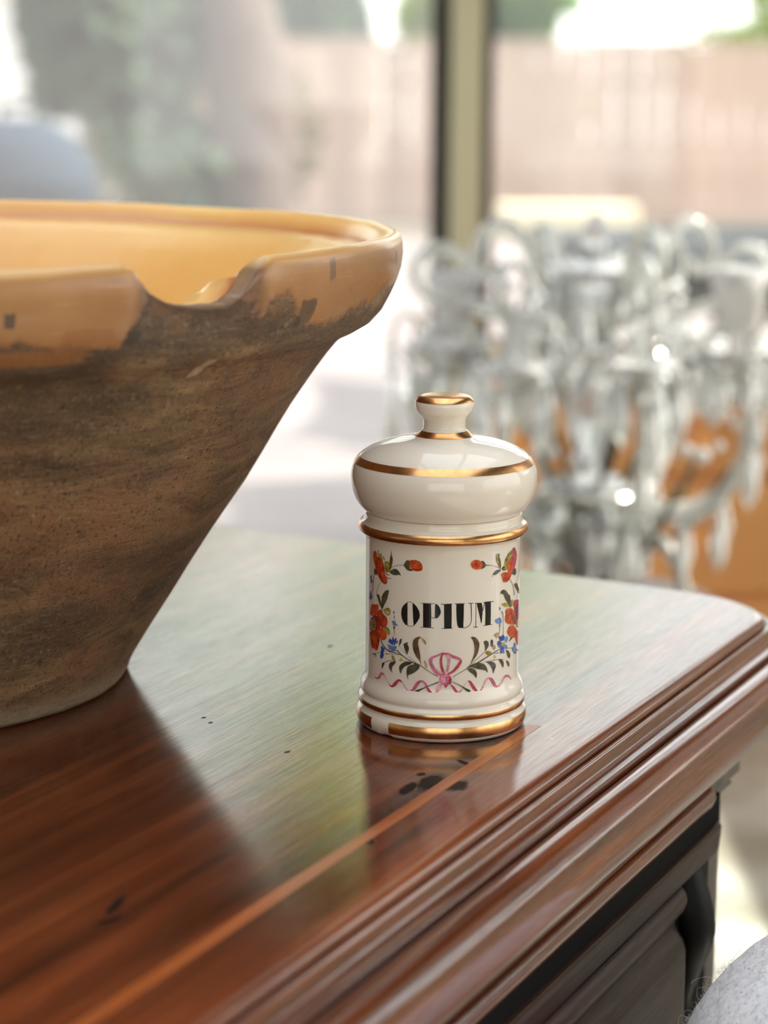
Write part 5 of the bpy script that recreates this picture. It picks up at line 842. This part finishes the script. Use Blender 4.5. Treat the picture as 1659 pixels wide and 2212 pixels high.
clay = m.ramp(nS, (.28, (.060, .034, .015, 1)), (.42, (.17, .098, .044, 1)), (.56, (.29, .175, .082, 1)), (.74, (.42, .27, .14, 1)))
clay = m.mix(m.ramp(nB, (.44, 0), (.64, .7)), clay, (.30, .135, .058, 1))
nL = m.noise(m.mapping(uvv, (5, 26, 1), (7, 1, 0)), 1, 5, .62, .4)
clay = m.mix(m.ramp(nL, (.46, 0), (.62, .6)), clay, (.055, .035, .02, 1))
clay = m.mix(m.ramp(nF, (.30, .75), (.42, 0)), clay, (.040, .030, .019, 1))
up = m.ramp(fo, (.135, 0), (.175, 1))
up = m.math('MULTIPLY', up, m.ramp(nA, (.40, 0), (.56, 1)))
clay = m.mix(m.math('MULTIPLY', up, .62), clay, (.05, .036, .026, 1))
clay = m.mix(m.math('MULTIPLY', m.ramp(nS2, (.58, 0), (.68, 1)), .35), clay, (.34, .25, .17, 1))
clay = m.mix(m.ramp(nF, (.60, 0), (.72, .6)), clay, (.42, .30, .19, 1))
clay = m.mix(m.ramp(nP, (.34, .85), (.42, 0)), clay, (.035, .024, .014, 1))
clay = m.mix(m.ramp(nP, (.60, 0), (.70, .45)), clay, (.44, .30, .18, 1))
clay = m.mix(m.ramp(fo, (.002, .8), (.012, 0)), clay, (.36, .29, .19, 1))
glz = m.ramp(nB, (.3, (.30, .125, .038, 1)), (.55, (.40, .19, .068, 1)), (.8, (.50, .265, .105, 1)))
glz = m.mix(m.ramp(nS2, (.6, 0), (.72, .4)), glz, (.65, .45, .25, 1))
glz = m.mix(m.ramp(nF, (.26, .85), (.33, 0)), glz, (.05, .03, .02, 1))
edge = m.math('MULTIPLY', m.ramp(g, (.06, 1), (.22, 0)), .8)
glz = m.mix(edge, glz, (.22, .075, .022, 1))
rid = m.attr('ridge')
inn = m.ramp(nB, (.3, (.78, .42, .115, 1)), (.6, (.84, .50, .16, 1)), (.8, (.88, .63, .18, 1)))
inn = m.mix(rid, inn, (.50, .17, .035, 1))
glz = m.mix(insd, glz, inn)
glz = m.mix(m.math('MULTIPLY', nt, .85), glz, m.ramp(nF, (.35, (.10, .055, .035, 1)), (.65, (.25, .13, .085, 1))))
col = m.mix(gm, clay, glz)
sp = m.node('ShaderNodeSeparateXYZ', None, Vector=uvv)
def mark(deg, z, hw, hh, c, am=.8):
    global col
    du = m.math('ABSOLUTE', m.math('DIVIDE', m.math('SUBTRACT', sp.outputs[0], math.radians(deg) * .25), hw)); dv = m.math('ABSOLUTE', m.math('DIVIDE', m.math('SUBTRACT', sp.outputs[1], z), hh))
    d = m.math('ADD', m.math('MAXIMUM', du, dv), m.math('MULTIPLY', m.math('SUBTRACT', nF, .5), .9))
    col = m.mix(m.math('MULTIPLY', m.math('MULTIPLY', m.math('SUBTRACT', 1.0, d), 6, 0, True), am), col, c)
mark(-28.0, .2072, .0026, .0046, (.16, .085, .05, 1)); mark(-41.7, .1700, .0034, .0042, (.50, .37, .22, 1)); mark(-64.3, .1965, .0022, .0032, (.03, .02, .015, 1)); mark(-8.5, .2060, .0028, .0032, (.05, .04, .03, 1))
mark(-31.5, .1905, .0060, .0058, (.06, .04, .026, 1), .8); mark(-57.0, .189, .012, .003, (.32, .12, .03, 1), .6); mark(-61, .181, .02, .0035, (.36, .13, .03, 1), .6); mark(-52.5, .187, .004, .0028, (.05, .035, .02, 1)); mark(-49.5, .1985, .006, .004, (.20, .09, .05, 1), .7)
hgt = m.math('ADD', m.math('ADD', m.math('MULTIPLY', nF, .8), m.math('MULTIPLY', nS, 1.0)), m.math('ADD', m.math('MULTIPLY', nS2, .4), m.math('MULTIPLY', nP, .5)))
rgh = m.math('ADD', m.math('MULTIPLY', gm, -.32), .66)
m.P(Base_Color=col, Roughness=rgh, Normal=m.bump(m.math('MULTIPLY', hgt, m.math('SUBTRACT', 1.08, gm)), .55, .0016))
m.set(m.b, 'Coat Weight', m.math('MULTIPLY', gm, .3)); m.set(m.b, 'Coat Roughness', .15)
bowl = ob('earthenware_bowl', (V, Fs), m.m); bowl.location = (bx, by, T)
tag(bowl, 'large old earthenware bowl with ochre glazed broken rim beside the jar', 'bowl')
def fattr(o, name, vals):
    a = o.data.attributes.new(name, 'FLOAT', 'POINT'); a.data.foreach_set('value', vals)
fattr(bowl, 'glaze', GL); fattr(bowl, 'height', FO)
fattr(bowl, 'inside', [0.0 if j < NO - 5 else min(1, .45 + .2 * (j - NO + 5)) for j in range(len(bp)) for i in range(NA)])
fattr(bowl, 'ridge', [{NO + 1: .5, NO + 2: 1.0, NO + 3: .5}.get(j, 0.0) for j in range(len(bp)) for i in range(NA)])
fattr(bowl, 'broken', [ss(.05, .35, notch(-180 + 360 * i / NA)) * (1 if NO - 9 <= j <= NO + 1 else 0) for j in range(len(bp)) for i in range(NA)])
uvl = bowl.data.uv_layers.new(name='UVMap')
for p in bowl.data.polygons:
    for li in p.loop_indices:
        u, v = UVV[bowl.data.loops[li].vertex_index]
        if p.index % NA == NA - 1 and u < 0 and bowl.data.loops[li].vertex_index % NA == 0: u += 2 * PI * .25
        uvl.data[li].uv = (u, v)

# ------------------------------------------------------------------ porcelain jar
jar = thing('apothecary_jar', 'white porcelain apothecary jar lettered OPIUM with gold bands and painted poppies', 'jar', (.0264, .9276, T))
m = Mat('white_glazed_porcelain')
m.P(Base_Color=(.80, .71, .60, 1), Roughness=.04, IOR=1.5); m.set(m.b, 'Subsurface Weight', .12); m.set(m.b, 'Subsurface Radius', (.004, .003, .002)); m.set(m.b, 'Subsurface Scale', 1.0)
M_porc = m.m
m = Mat('worn_gilding'); n = m.noise(m.obj(), 300, 4)
m.P(Base_Color=m.ramp(n, (.35, (.66, .33, .13, 1)), (.65, (.78, .42, .18, 1))), Metallic=1.0, Roughness=m.math('ADD', m.math('MULTIPLY', n, .1), .20)); M_gold = m.m
body_p = [(0, .0012), (.030, .0008), (.0352, .0002), (.0366, .0006), (.0378, .0022), (.0384, .0045), (.0384, .0062), (.0378, .0080), (.0368, .0090), (.0365, .0095), (.0369, .0101), (.0375, .0112), (.0376, .0126), (.0371, .0140), (.0361, .0148), (.0359, .0153), (.0364, .0160), (.0366, .0172), (.0364, .0188), (.0357, .0204), (.0348, .0218), (.0344, .0232), (.0343, .0250),
          (.0343, .04), (.0343, .06), (.0343, .0835), (.0344, .0855), (.0349, .0868), (.0360, .0877), (.0372, .0886), (.0378, .0899), (.0376, .0912), (.0368, .0922), (.0356, .0928), (.0350, .0935), (.0349, .0950), (.0349, .0966), (.0345, .0970), (.0300, .0970), (.0300, .03), (0, .028)]
g = lathe(body_p, 128)
for i, v in enumerate(g[0]):                              # small chip in the foot
    th = math.degrees(math.atan2(v[0], -v[1]))
    if v[2] < .0032 and math.hypot(v[0], v[1]) > .034 and -46 < th < -39:
        g[0][i] = (v[0] * .988, v[1] * .988, v[2] + .0003)
body = ob('jar_body', g, M_porc, jar)
def band(prof, parent, n=128, a0=None, a1=None, off=.00007):
    p = []
    for i, (r, z) in enumerate(prof):
        a = Vector(prof[max(i - 1, 0)]); b = Vector(prof[min(i + 1, len(prof) - 1)]); t = (b - a).normalized()
        p.append((r + t.y * off, z - t.x * off))
    gg = lathe(p, n) if a0 is None else lathe(p, n, a0, a1)
    return ob('gold_band', gg, M_gold, parent)
band([(.0366, .0881), (.0372, .0886), (.0378, .0899), (.0376, .0912), (.0368, .0922)], body)
band([(.0372, .0106), (.0375, .0112), (.0376, .0126), (.0375, .0129)], body)
A0 = -PI / 2                                             # th = 0 faces the room (-y); a = th - 90 deg
band([(.0379, .0024), (.0384, .0045), (.0384, .0062), (.0380, .0074)], body, 128, A0 + math.radians(-38.5), A0 + math.radians(360 - 55))
lid = thing('lid', '', 'x', (0, 0, 0)); del lid['label'], lid['category']; lid.parent = jar
lid_p = [(.0300, .0972), (.0346, .0972), (.0352, .0977), (.0362, .0986), (.0378, .1004), (.0393, .1030), (.0405, .1062), (.0412, .1095), (.0414, .1125), (.0410, .1155), (.0401, .1182), (.0385, .1207), (.0360, .1231), (.0325, .1252), (.0280, .1270), (.0230, .1284), (.0180, .1294), (.0142, .1300), (.0128, .1304), (.0118, .1311), (.0109, .1322), (.0101, .1330),
         (.0096, .1334), (.0094, .1345), (.0094, .1362), (.0095, .1376), (.0100, .1390), (.0112, .1402), (.0124, .1416), (.0131, .1433), (.0132, .1448), (.0127, .1463), (.0117, .1475), (.0100, .1482), (.006, .1486), (0, .1487)]
dome = ob('lid_dome', lathe(lid_p, 128), M_porc, lid)
b = band([(.0398, .1187), (.0393, .1195), (.0385, .1207), (.0376, .1216)], lid)
band([(.0128, .1304), (.0118, .1311), (.0109, .1322), (.0103, .1328)], lid)
band([(.0129, .1458), (.0127, .1463), (.0117, .1475), (.0100, .1482), (.006, .1486), (0, .1487)], lid)

# painted decoration: strokes as (arc length, height) in 0.01 mm on the cylinder
COL = dict(k=(24, 22, 22), po=(206, 84, 40), pd=(176, 52, 20), pp=(128, 62, 72), pr=(186, 62, 84), pk=(212, 108, 138), pl=(228, 158, 176), gr=(84, 78, 62), ol=(98, 84, 28), yg=(166, 150, 62), ye=(204, 184, 92), bd=(62, 84, 160), lb=(106, 136, 190), br=(104, 80, 54), vi=(126, 118, 166), tn=(188, 150, 104))
R_ = .0343
PM = {}
for k, c in COL.items():
    m = Mat('glaze_paint_' + dict(k='black', po='orange', pd='red', pp='plum', pr='crimson', pk='pink', pl='pale_pink', gr='grey_green', ol='olive', yg='yellow_green', ye='yellow', bd='blue', lb='light_blue', br='brown', vi='violet', tn='tan')[k])
    a = srgb(*c); n = m.noise(m.obj(), 420, 4, .6)
    dk = .55 if k != 'k' else .9
    m.P(Base_Color=m.ramp(n, (.35, tuple(min(1, x * dk) for x in a[:3]) + (1,)), (.62, tuple(min(1, x * 1.18) for x in a[:3]) + (1,))), Roughness=.12); PM[k] = m.m
ckeys = list(COL)
def paint(tagc, name):
    V, Fs, Mi = [], [], []
    for li, row in enumerate(DECAL.strip().split('\n')):
        f = row.split('|')
        if f[0][0] != tagc: continue
        pts = [tuple(int(x) * 1e-5 for x in p.split(',')) for p in f[2].split()]
        if f[0][1] == 'p':
            tr = geometry.tessellate_polygon([[Vector((a, b, 0)) for a, b in pts]]); P = pts; tris = [list(t) for t in tr]
        else:
            p2 = [tuple(int(x) * 1e-5 for x in p.split(',')) for p in f[3].split()]; n = len(pts); P = pts + p2
            tris = [t for i in range(n - 1) for t in ([i, i + 1, n + i + 1], [i, n + i + 1, n + i])]
        P = list(P); work = tris; done = []
        while work:
            t = work.pop(); best = max(((P[t[i]][0] - P[t[(i + 1) % 3]][0]) ** 2, i) for i in range(3))
            if best[0] > .0016 ** 2:
                i = best[1]; a, b, c = t[i], t[(i + 1) % 3], t[(i + 2) % 3]
                P.append(((P[a][0] + P[b][0]) / 2, (P[a][1] + P[b][1]) / 2)); q = len(P) - 1
                work += [[a, q, c], [q, b, c]]
            else: done.append(t)
        off = R_ + .00004 + li * 1.2e-6; base = len(V)
        for s, z in P: V.append((off * math.sin(s / .0344), -off * math.cos(s / .0344), z))
        for a, b, c in done:
            ar = (P[b][0] - P[a][0]) * (P[c][1] - P[a][1]) - (P[c][0] - P[a][0]) * (P[b][1] - P[a][1])
            Fs.append((base + a, base + b, base + c) if ar > 0 else (base + a, base + c, base + b)); Mi.append(ckeys.index(f[1]))
    o = ob(name, (V, Fs), [PM[k] for k in ckeys], body, False)
    o.data.polygons.foreach_set('material_index', Mi)
    return o
paint('l', 'lettering')['label'] = 'black painted word OPIUM'
paint('f', 'flower_painting')['label'] = 'painted orange poppies and blue flowers'
paint('r', 'ribbon_painting')['label'] = 'painted pink ribbon and bow'

# ------------------------------------------------------------------ pine chest and low stand
M_pine = wood_mat('orange_pine', (.70, .29, .09, 1), (.85, .41, .15, 1), (.5, 5, 5), .35, 4)
pc = thing('pine_chest', 'orange pine chest of drawers standing behind the chandelier', 'chest', (.86, 4.02, 0))
ob('body', box(-.64, .64, -.33, .33, .0, .605, .004), M_pine, pc, False)
ob('top', box(-.67, .67, -.36, .345, .605, .63, .008), M_pine, pc, False)
for k, (z0, z1) in enumerate(((.475, .595), (.26, .455), (.04, .24))):
    d = ob('drawer', box(-.6, .6, -.349, -.331, z0, z1, .005), M_pine, pc, False)
    for x in (-.3, .3): ob('knob', xf(lathe([(.008, 0), (.008, .012), (.02, .02), (.022, .03), (.014, .036), (0, .037)], 16), Matrix.Translation((x, -.349, (z0 + z1) / 2)) @ Matrix.Rotation(PI / 2, 4, 'X')), M_pine, d)
st_ = thing('low_stand', 'low round wooden stand under the chandelier', 'stand', (.235, 2.4, 0))
ob('stand_top', cyl(.15, .525, .55, 40), M_front, st_, False); ob('column', lathe([(.02, .03), (.025, .1), (.04, .2), (.022, .3), (.03, .45), (.06, .525)], 24), M_front, st_)
ob('stand_base', lathe([(0, 0), (.14, 0), (.145, .01), (.06, .03), (0, .035)], 32), M_front, st_)

# ------------------------------------------------------------------ crystal chandelier standing on the low stand
def crystal(name, rough, tr, col, ior=1.5):
    m = Mat(name); m.P(Base_Color=col, Roughness=rough, IOR=ior); m.set(m.b, 'Transmission Weight', tr); return m.m
M_cr = crystal('cut_crystal', .075, .55, (.97, .98, .97, 1), 1.55)
M_arm = crystal('grey_moulded_glass', .12, .55, (.84, .85, .80, 1))
M_frost = crystal('pale_pressed_glass', 0.2, .4, (.93, .89, .87, 1))
M_rod = simple('dark_bronze_rod', (.10, .085, .055, 1), .4, .6)
M_silver = simple('tarnished_silver', (.42, .40, .35, 1), .22, 1)
ch = thing('chandelier', 'crystal chandelier with scrolled glass arms and hanging drops behind the jar', 'chandelier', (.235, 2.4, .553), math.radians(12))
stem = [(0, 0), (.030, .002), (.034, .010), (.020, .020), (.012, .030), (.030, .048), (.036, .062), (.028, .078), (.013, .090), (.016, .10), (.046, .118), (.052, .130), (.046, .140), (.018, .150), (.014, .165), (.022, .185), (.030, .21), (.026, .24), (.014, .262), (.012, .275), (.030, .29), (.034, .30), (.016, .312), (.012, .33), (.020, .35), (.024, .368), (.016, .386), (.010, .396), (.018, .41), (.014, .428), (.004, .442), (0, .446)]
ob('stem', lathe(stem, 16), M_cr, ch, False)
ob('hub', lathe([(.02, .105), (.06, .115), (.066, .122), (.06, .132), (.02, .136)], 24), M_silver, ch)
def spiral(cx, cz, r0, r1, a0, a1, n=14):
    return [(cx + (r0 + (r1 - r0) * i / n) * math.cos(a0 + (a1 - a0) * i / n), 0, cz + (r0 + (r1 - r0) * i / n) * math.sin(a0 + (a1 - a0) * i / n)) for i in range(n + 1)]
def taper(n, r0, r1): return [r0 + (r1 - r0) * i / (n - 1) for i in range(n)]
def pendant_geo(l, w):
    r = [(0, 0), (.16 * w, -.06 * l), (.5 * w, -.55 * l), (.42 * w, -.75 * l), (0, -l)]
    return lathe(r, 6)
def bead_geo(r): return ico(r, 2)
proto = {}
def hang(kind, geo, mat_, pos, rz=0, s=1, tilt=0):
    if kind not in proto:
        o = ob(kind[0], geo(), mat_, ch, False); proto[kind] = o
    else: o = inst(proto[kind], kind[0], ch)
    o.location = pos; o.rotation_euler = (tilt, 0, rz); o.scale = (s, s, s); return o
NARM = 8
for i in range(NARM):
    a = 2 * PI * i / NARM + random.uniform(-.06, .06); Rz = Matrix.Rotation(a, 4, 'Z')
    dz = random.uniform(-.012, .012)
    W = lambda x, y, z: tuple(Rz @ Vector((x, y, z)))
    P = smooth_pts([(.05, 0, .125), (.09, 0, .098 + dz), (.14, 0, .105 + dz), (.185, 0, .155 + dz), (.195, 0, .225 + dz), (.18, 0, .285 + dz)], 5)
    ob('arm', xf(tube(P, taper(len(P), .0095, .0070), 8), Rz), M_arm, ch)
    ob('arm_rod', xf(tube(smooth_pts([(.02, 0, .10), (.08, 0, .20 + dz), (.12, 0, .27 + dz), (.17, 0, .275 + dz)], 4), .0042, 7), Rz), M_rod, ch)
    ob('arm_rod', xf(tube(smooth_pts([(.02, 0, .02), (.07, 0, .06), (.12, 0, .085 + dz), (.16, 0, .15 + dz)], 4), .0042, 7), Matrix.Rotation(a + .35, 4, 'Z')), M_rod, ch)
    P = spiral(.182, .372 + dz, .031, .026, -1.9, 4.2, 24)
    P = smooth_pts([(.10, 0, .325 + dz), (.14, 0, .335 + dz)], 2)[:-1] + [Vector(p) for p in P]
    ob('arm_scroll', xf(tube(P, taper(len(P), .0062, .0045), 7), Rz), M_arm, ch)
    P = spiral(.168, .285 + dz, .033, .028, -.4, 5.4, 22)
    ob('arm_scroll', xf(tube(P, taper(len(P), .0058, .0042), 7), Rz), M_arm, ch)
    cxp = .18
    ob('drip_dish', xf(mv(lathe([(.006, .277), (.024, .279), (.038, .287), (.041, .292), (.038, .291), (.022, .284), (.006, .284)], 20), cxp, 0, dz), Rz), M_frost, ch)
    if i % 4 == 3: ob('candle_cup', xf(mv(lathe([(.008, .284), (.014, .290), (.012, .298), (.018, .315), (.028, .345), (.036, .378), (.033, .379), (.024, .346), (.012, .315), (0, .31)], 14), cxp, 0, dz), Rz), M_frost, ch)
    # upper crook
    P = smooth_pts([(.018, 0, .30), (.05, 0, .335 + dz), (.085, 0, .395 + dz), (.115, 0, .425 + dz), (.145, 0, .415 + dz), (.152, 0, .385 + dz), (.135, 0, .368 + dz), (.122, 0, .382 + dz)], 5)
    if i % 2 == 0:
        ob('crook', xf(tube(P, taper(len(P), .0085, .0055), 8), Matrix.Rotation(a + .2, 4, 'Z')), M_arm, ch)
    # lower crook used as foot
    P = smooth_pts([(.03, 0, .055), (.065, 0, .085), (.10, 0, .075), (.125, 0, .03), (.128, 0, .008), (.112, 0, .0075)], 5)
    if i % 2 == 1: ob('foot_scroll', xf(tube(P, taper(len(P), .008, .007), 8), Rz), M_arm, ch)
    # drops round each dish
    for k in range(6):
        b = 2 * PI * k / 6 + .3; p = W(cxp + .040 * math.cos(b), .040 * math.sin(b), .286 + dz)
        hang(('bead', 1), lambda: bead_geo(.0075), M_cr, (p[0], p[1], p[2] - .008), random.random() * 6)
        hang(('pendant', 1), lambda: pendant_geo(.055, .016), M_cr, (p[0], p[1], p[2] - .016), random.random() * 6, random.uniform(.85, 1.3))
    # bead chain from the crown to the cup
    for k in range(11):
        t = k / 10; x = .03 + (.2 - .03) * t; z = .385 - .085 * t - .07 * math.sin(PI * t) + dz
        hang(('bead', 2), lambda: bead_geo(.0062), M_cr, W(x, .012, z), random.random() * 6, random.uniform(.8, 1.2))
    # chain looping between arms
    a2 = 2 * PI * (i + 1) / NARM
    for k in range(7):
        t = (k + .5) / 7; p1 = Vector(W(.205, 0, 0)); p2 = Vector((.205 * math.cos(a2), .205 * math.sin(a2), 0)); p = p1.lerp(p2, t)
        hang(('bead', 3), lambda: bead_geo(.0068), M_cr, (p.x, p.y, .275 - .08 * math.sin(PI * t)), random.random() * 6, random.uniform(.8, 1.2))
    # hub ring of spears
    for k in range(3):
        b = a + 2 * PI * k / (3 * NARM)
        hang(('pendant', 2), lambda: pendant_geo(.09, .018), M_cr, (.066 * math.cos(b), .066 * math.sin(b), .118), random.random() * 6, random.uniform(.8, 1.05))
    for k in range(2):
        b = a + PI * k / NARM
        hang(('pendant', 1), None, M_cr, (.095 * math.cos(b), .095 * math.sin(b), .30 + .05 * (k)), random.random() * 6, 1.2)
        hang(('bead', 1), None, M_cr, (.095 * math.cos(b), .095 * math.sin(b), .308 + .05 * k), random.random() * 6)
    # drops swinging from outer hooks
    P = smooth_pts([(.195, 0, .30 + dz), (.215, 0, .325 + dz), (.232, 0, .315 + dz), (.235, 0, .295 + dz)], 4)
    ob('drop_hook', xf(tube(P, .0028, 6), Rz), M_silver, ch)
    for k in range(3): hang(('bead', 2), None, M_cr, W(.235, 0, .288 + dz - .014 * k), random.random() * 6, 1.1)
    hang(('pendant', 2), None, M_cr, W(.235, 0, .250 + dz), random.random() * 6, random.uniform(.85, 1.1))
    # arm pendants
    for k, (x, z) in enumerate(((.12, .095), (.165, .125), (.20, .20))):
        hang(('bead', 1), None, M_cr, W(x, 0, z + dz - .008), random.random() * 6)
        hang(('pendant', 3), lambda: pendant_geo(.07, .020), M_cr, W(x, 0, z + dz - .016), random.random() * 6, random.uniform(.75, 1.0))
ob('crown_dish', lathe([(.012, .388), (.05, .385), (.058, .38), (.05, .379), (.012, .381)], 24), M_frost, ch)
for k in range(14):
    b = 2 * PI * k / 14; hang(('pendant', 1), None, M_cr, (.056 * math.cos(b), .056 * math.sin(b), .379), random.random() * 6, 1)

# ------------------------------------------------------------------ felted wool armchair, only its corner in view
cr_ = .1005; c0 = Vector((.2200, .8312, T - .155))
M = Mat('flecked_grey_wool'); o_ = M.obj(); M_w = M
n1 = M.noise(o_, 260, 6, .75); n2 = M.noise(o_, 900, 3, .7); n3 = M.noise(M.mapping(o_, (1, 1, 1), (3, 2, 1)), 420, 4, .75)
col = M.ramp(n1, (.3, (.50, .495, .52, 1)), (.50, (.86, .85, .86, 1)), (.68, (.95, .94, .95, 1)))
col = M.mix(M.ramp(n3, (.33, .8), (.43, 0)), col, (.17, .16, .20, 1))
vd = M.voro(o_, 75); vc = M.voro(o_, 75, out='Color'); sx = M.node('ShaderNodeSeparateColor', None, Color=vc)
wob = M.math('ADD', vd, M.math('MULTIPLY', M.math('SUBTRACT', n3, .5), .35))
f1 = M.math('MULTIPLY', M.math('LESS_THAN', wob, .20), M.math('GREATER_THAN', sx.outputs[0], .91)); col = M.mix(f1, col, (.50, .03, .09, 1))
f2 = M.math('MULTIPLY', M.math('LESS_THAN', wob, .24), M.math('GREATER_THAN', sx.outputs[1], .90)); col = M.mix(f2, col, (.02, .03, .07, 1))
f3 = M.math('MULTIPLY', M.math('LESS_THAN', wob, .22), M.math('GREATER_THAN', sx.outputs[2], .90)); col = M.mix(f3, col, (.72, .66, .58, 1))
M.P(Base_Color=col, Roughness=.95, Normal=M.bump(M.math('ADD', n1, M.math('MULTIPLY', n2, .6)), .4, .0012)); M.set(M.b, 'Sheen Weight', .1); M.set(M.b, 'Sheen Roughness', .5)
ac = thing('armchair', 'armchair in pale grey flecked wool felt pushed up to the chest front', 'armchair', (.50, .78, 0))
L = Vector((.50, .78, 0))
def rbox(x0, x1, y0, y1, z0, z1, r, n=10):
    V, Fs = [], []
    m = 2 * n; 
    for j in range(m + 1):                                # sphere rows stretched to a rounded box
        ph = PI * j / m - PI / 2
        for i in range(2 * m):
            th = 2 * PI * (i + .5) / (2 * m)
            d = (math.cos(ph) * math.cos(th), math.cos(ph) * math.sin(th), math.sin(ph))
            V.append(((x1 - r if d[0] > 0 else x0 + r) + r * d[0], (y1 - r if d[1] > 0 else y0 + r) + r * d[1], (z1 - r if (d[2] > 1e-6 or j > n) else z0 + r) + r * d[2]))
    k = 2 * m
    for j in range(m):
        for i in range(k): Fs.append((j * k + i, j * k + (i + 1) % k, (j + 1) * k + (i + 1) % k, (j + 1) * k + i))
    return V, Fs
p0 = c0 - L
ob('back_cushion', rbox(p0.x - cr_, .38, p0.y - cr_, p0.y + cr_ + .0, .36, p0.z + cr_, cr_, 14), M_w.m, ac)
ob('seat_cushion', rbox(p0.x - .06, .36, -.55, p0.y - cr_ - .002, .28, .43, .06), M_w.m, ac)
M_leg = simple('pale_beech', (.45, .30, .17, 1), .4)
ob('seat_frame', box(p0.x - .05, .34, -.54, .10, .24, .279, .01), M_leg, ac, False)
ob('back_frame', box(p0.x - .05, .34, p0.y - .05, p0.y + .05, .279, .365, .01), M_leg, ac, False)
for x in (p0.x - .02, .31):
    for y in (-.5, .06): ob('leg', mv(cyl(.016, 0, .24, 14, .022), x, y, 0), M_leg, ac)
# loose wool fibres standing off the cushion
V, Fs = [], []
cc = Vector((p0.x, p0.y, p0.z))
for k in range(2600):
    th = random.uniform(math.radians(150), math.radians(300)); ph = random.uniform(-.1, 1.45)
    d = Vector((math.cos(ph) * math.cos(th), math.cos(ph) * math.sin(th), math.sin(ph)))
    tdir = Vector((random.gauss(0, 1), random.gauss(0, 1), random.gauss(0, 1))); tdir = (tdir - d * tdir.dot(d)).normalized()
    long_ = random.random() < .05; l = random.uniform(.006, .014) if long_ else random.uniform(.0015, .005)
    h = l * random.uniform(.25, .75); t2 = tdir.cross(d)
    base = cc + d * (cr_ - .0004); cu = random.uniform(-.6, .6)
    P = [base + tdir * (l * s) + d * (h * math.sin(PI * s * random.uniform(.55, .95))) + t2 * (l * cu * s * s) for s in (0, .3, .6, .85, 1)]
    g = tube(P, .000055 if not long_ else .00007, 3, False); n0 = len(V); V += g[0]; Fs += [tuple(i + n0 for i in f) for f in g[1]]
ob('wool_fibres', (V, Fs), simple('wool_fibre', (.62, .57, .55, 1), .8), ac, True, 'stuff')
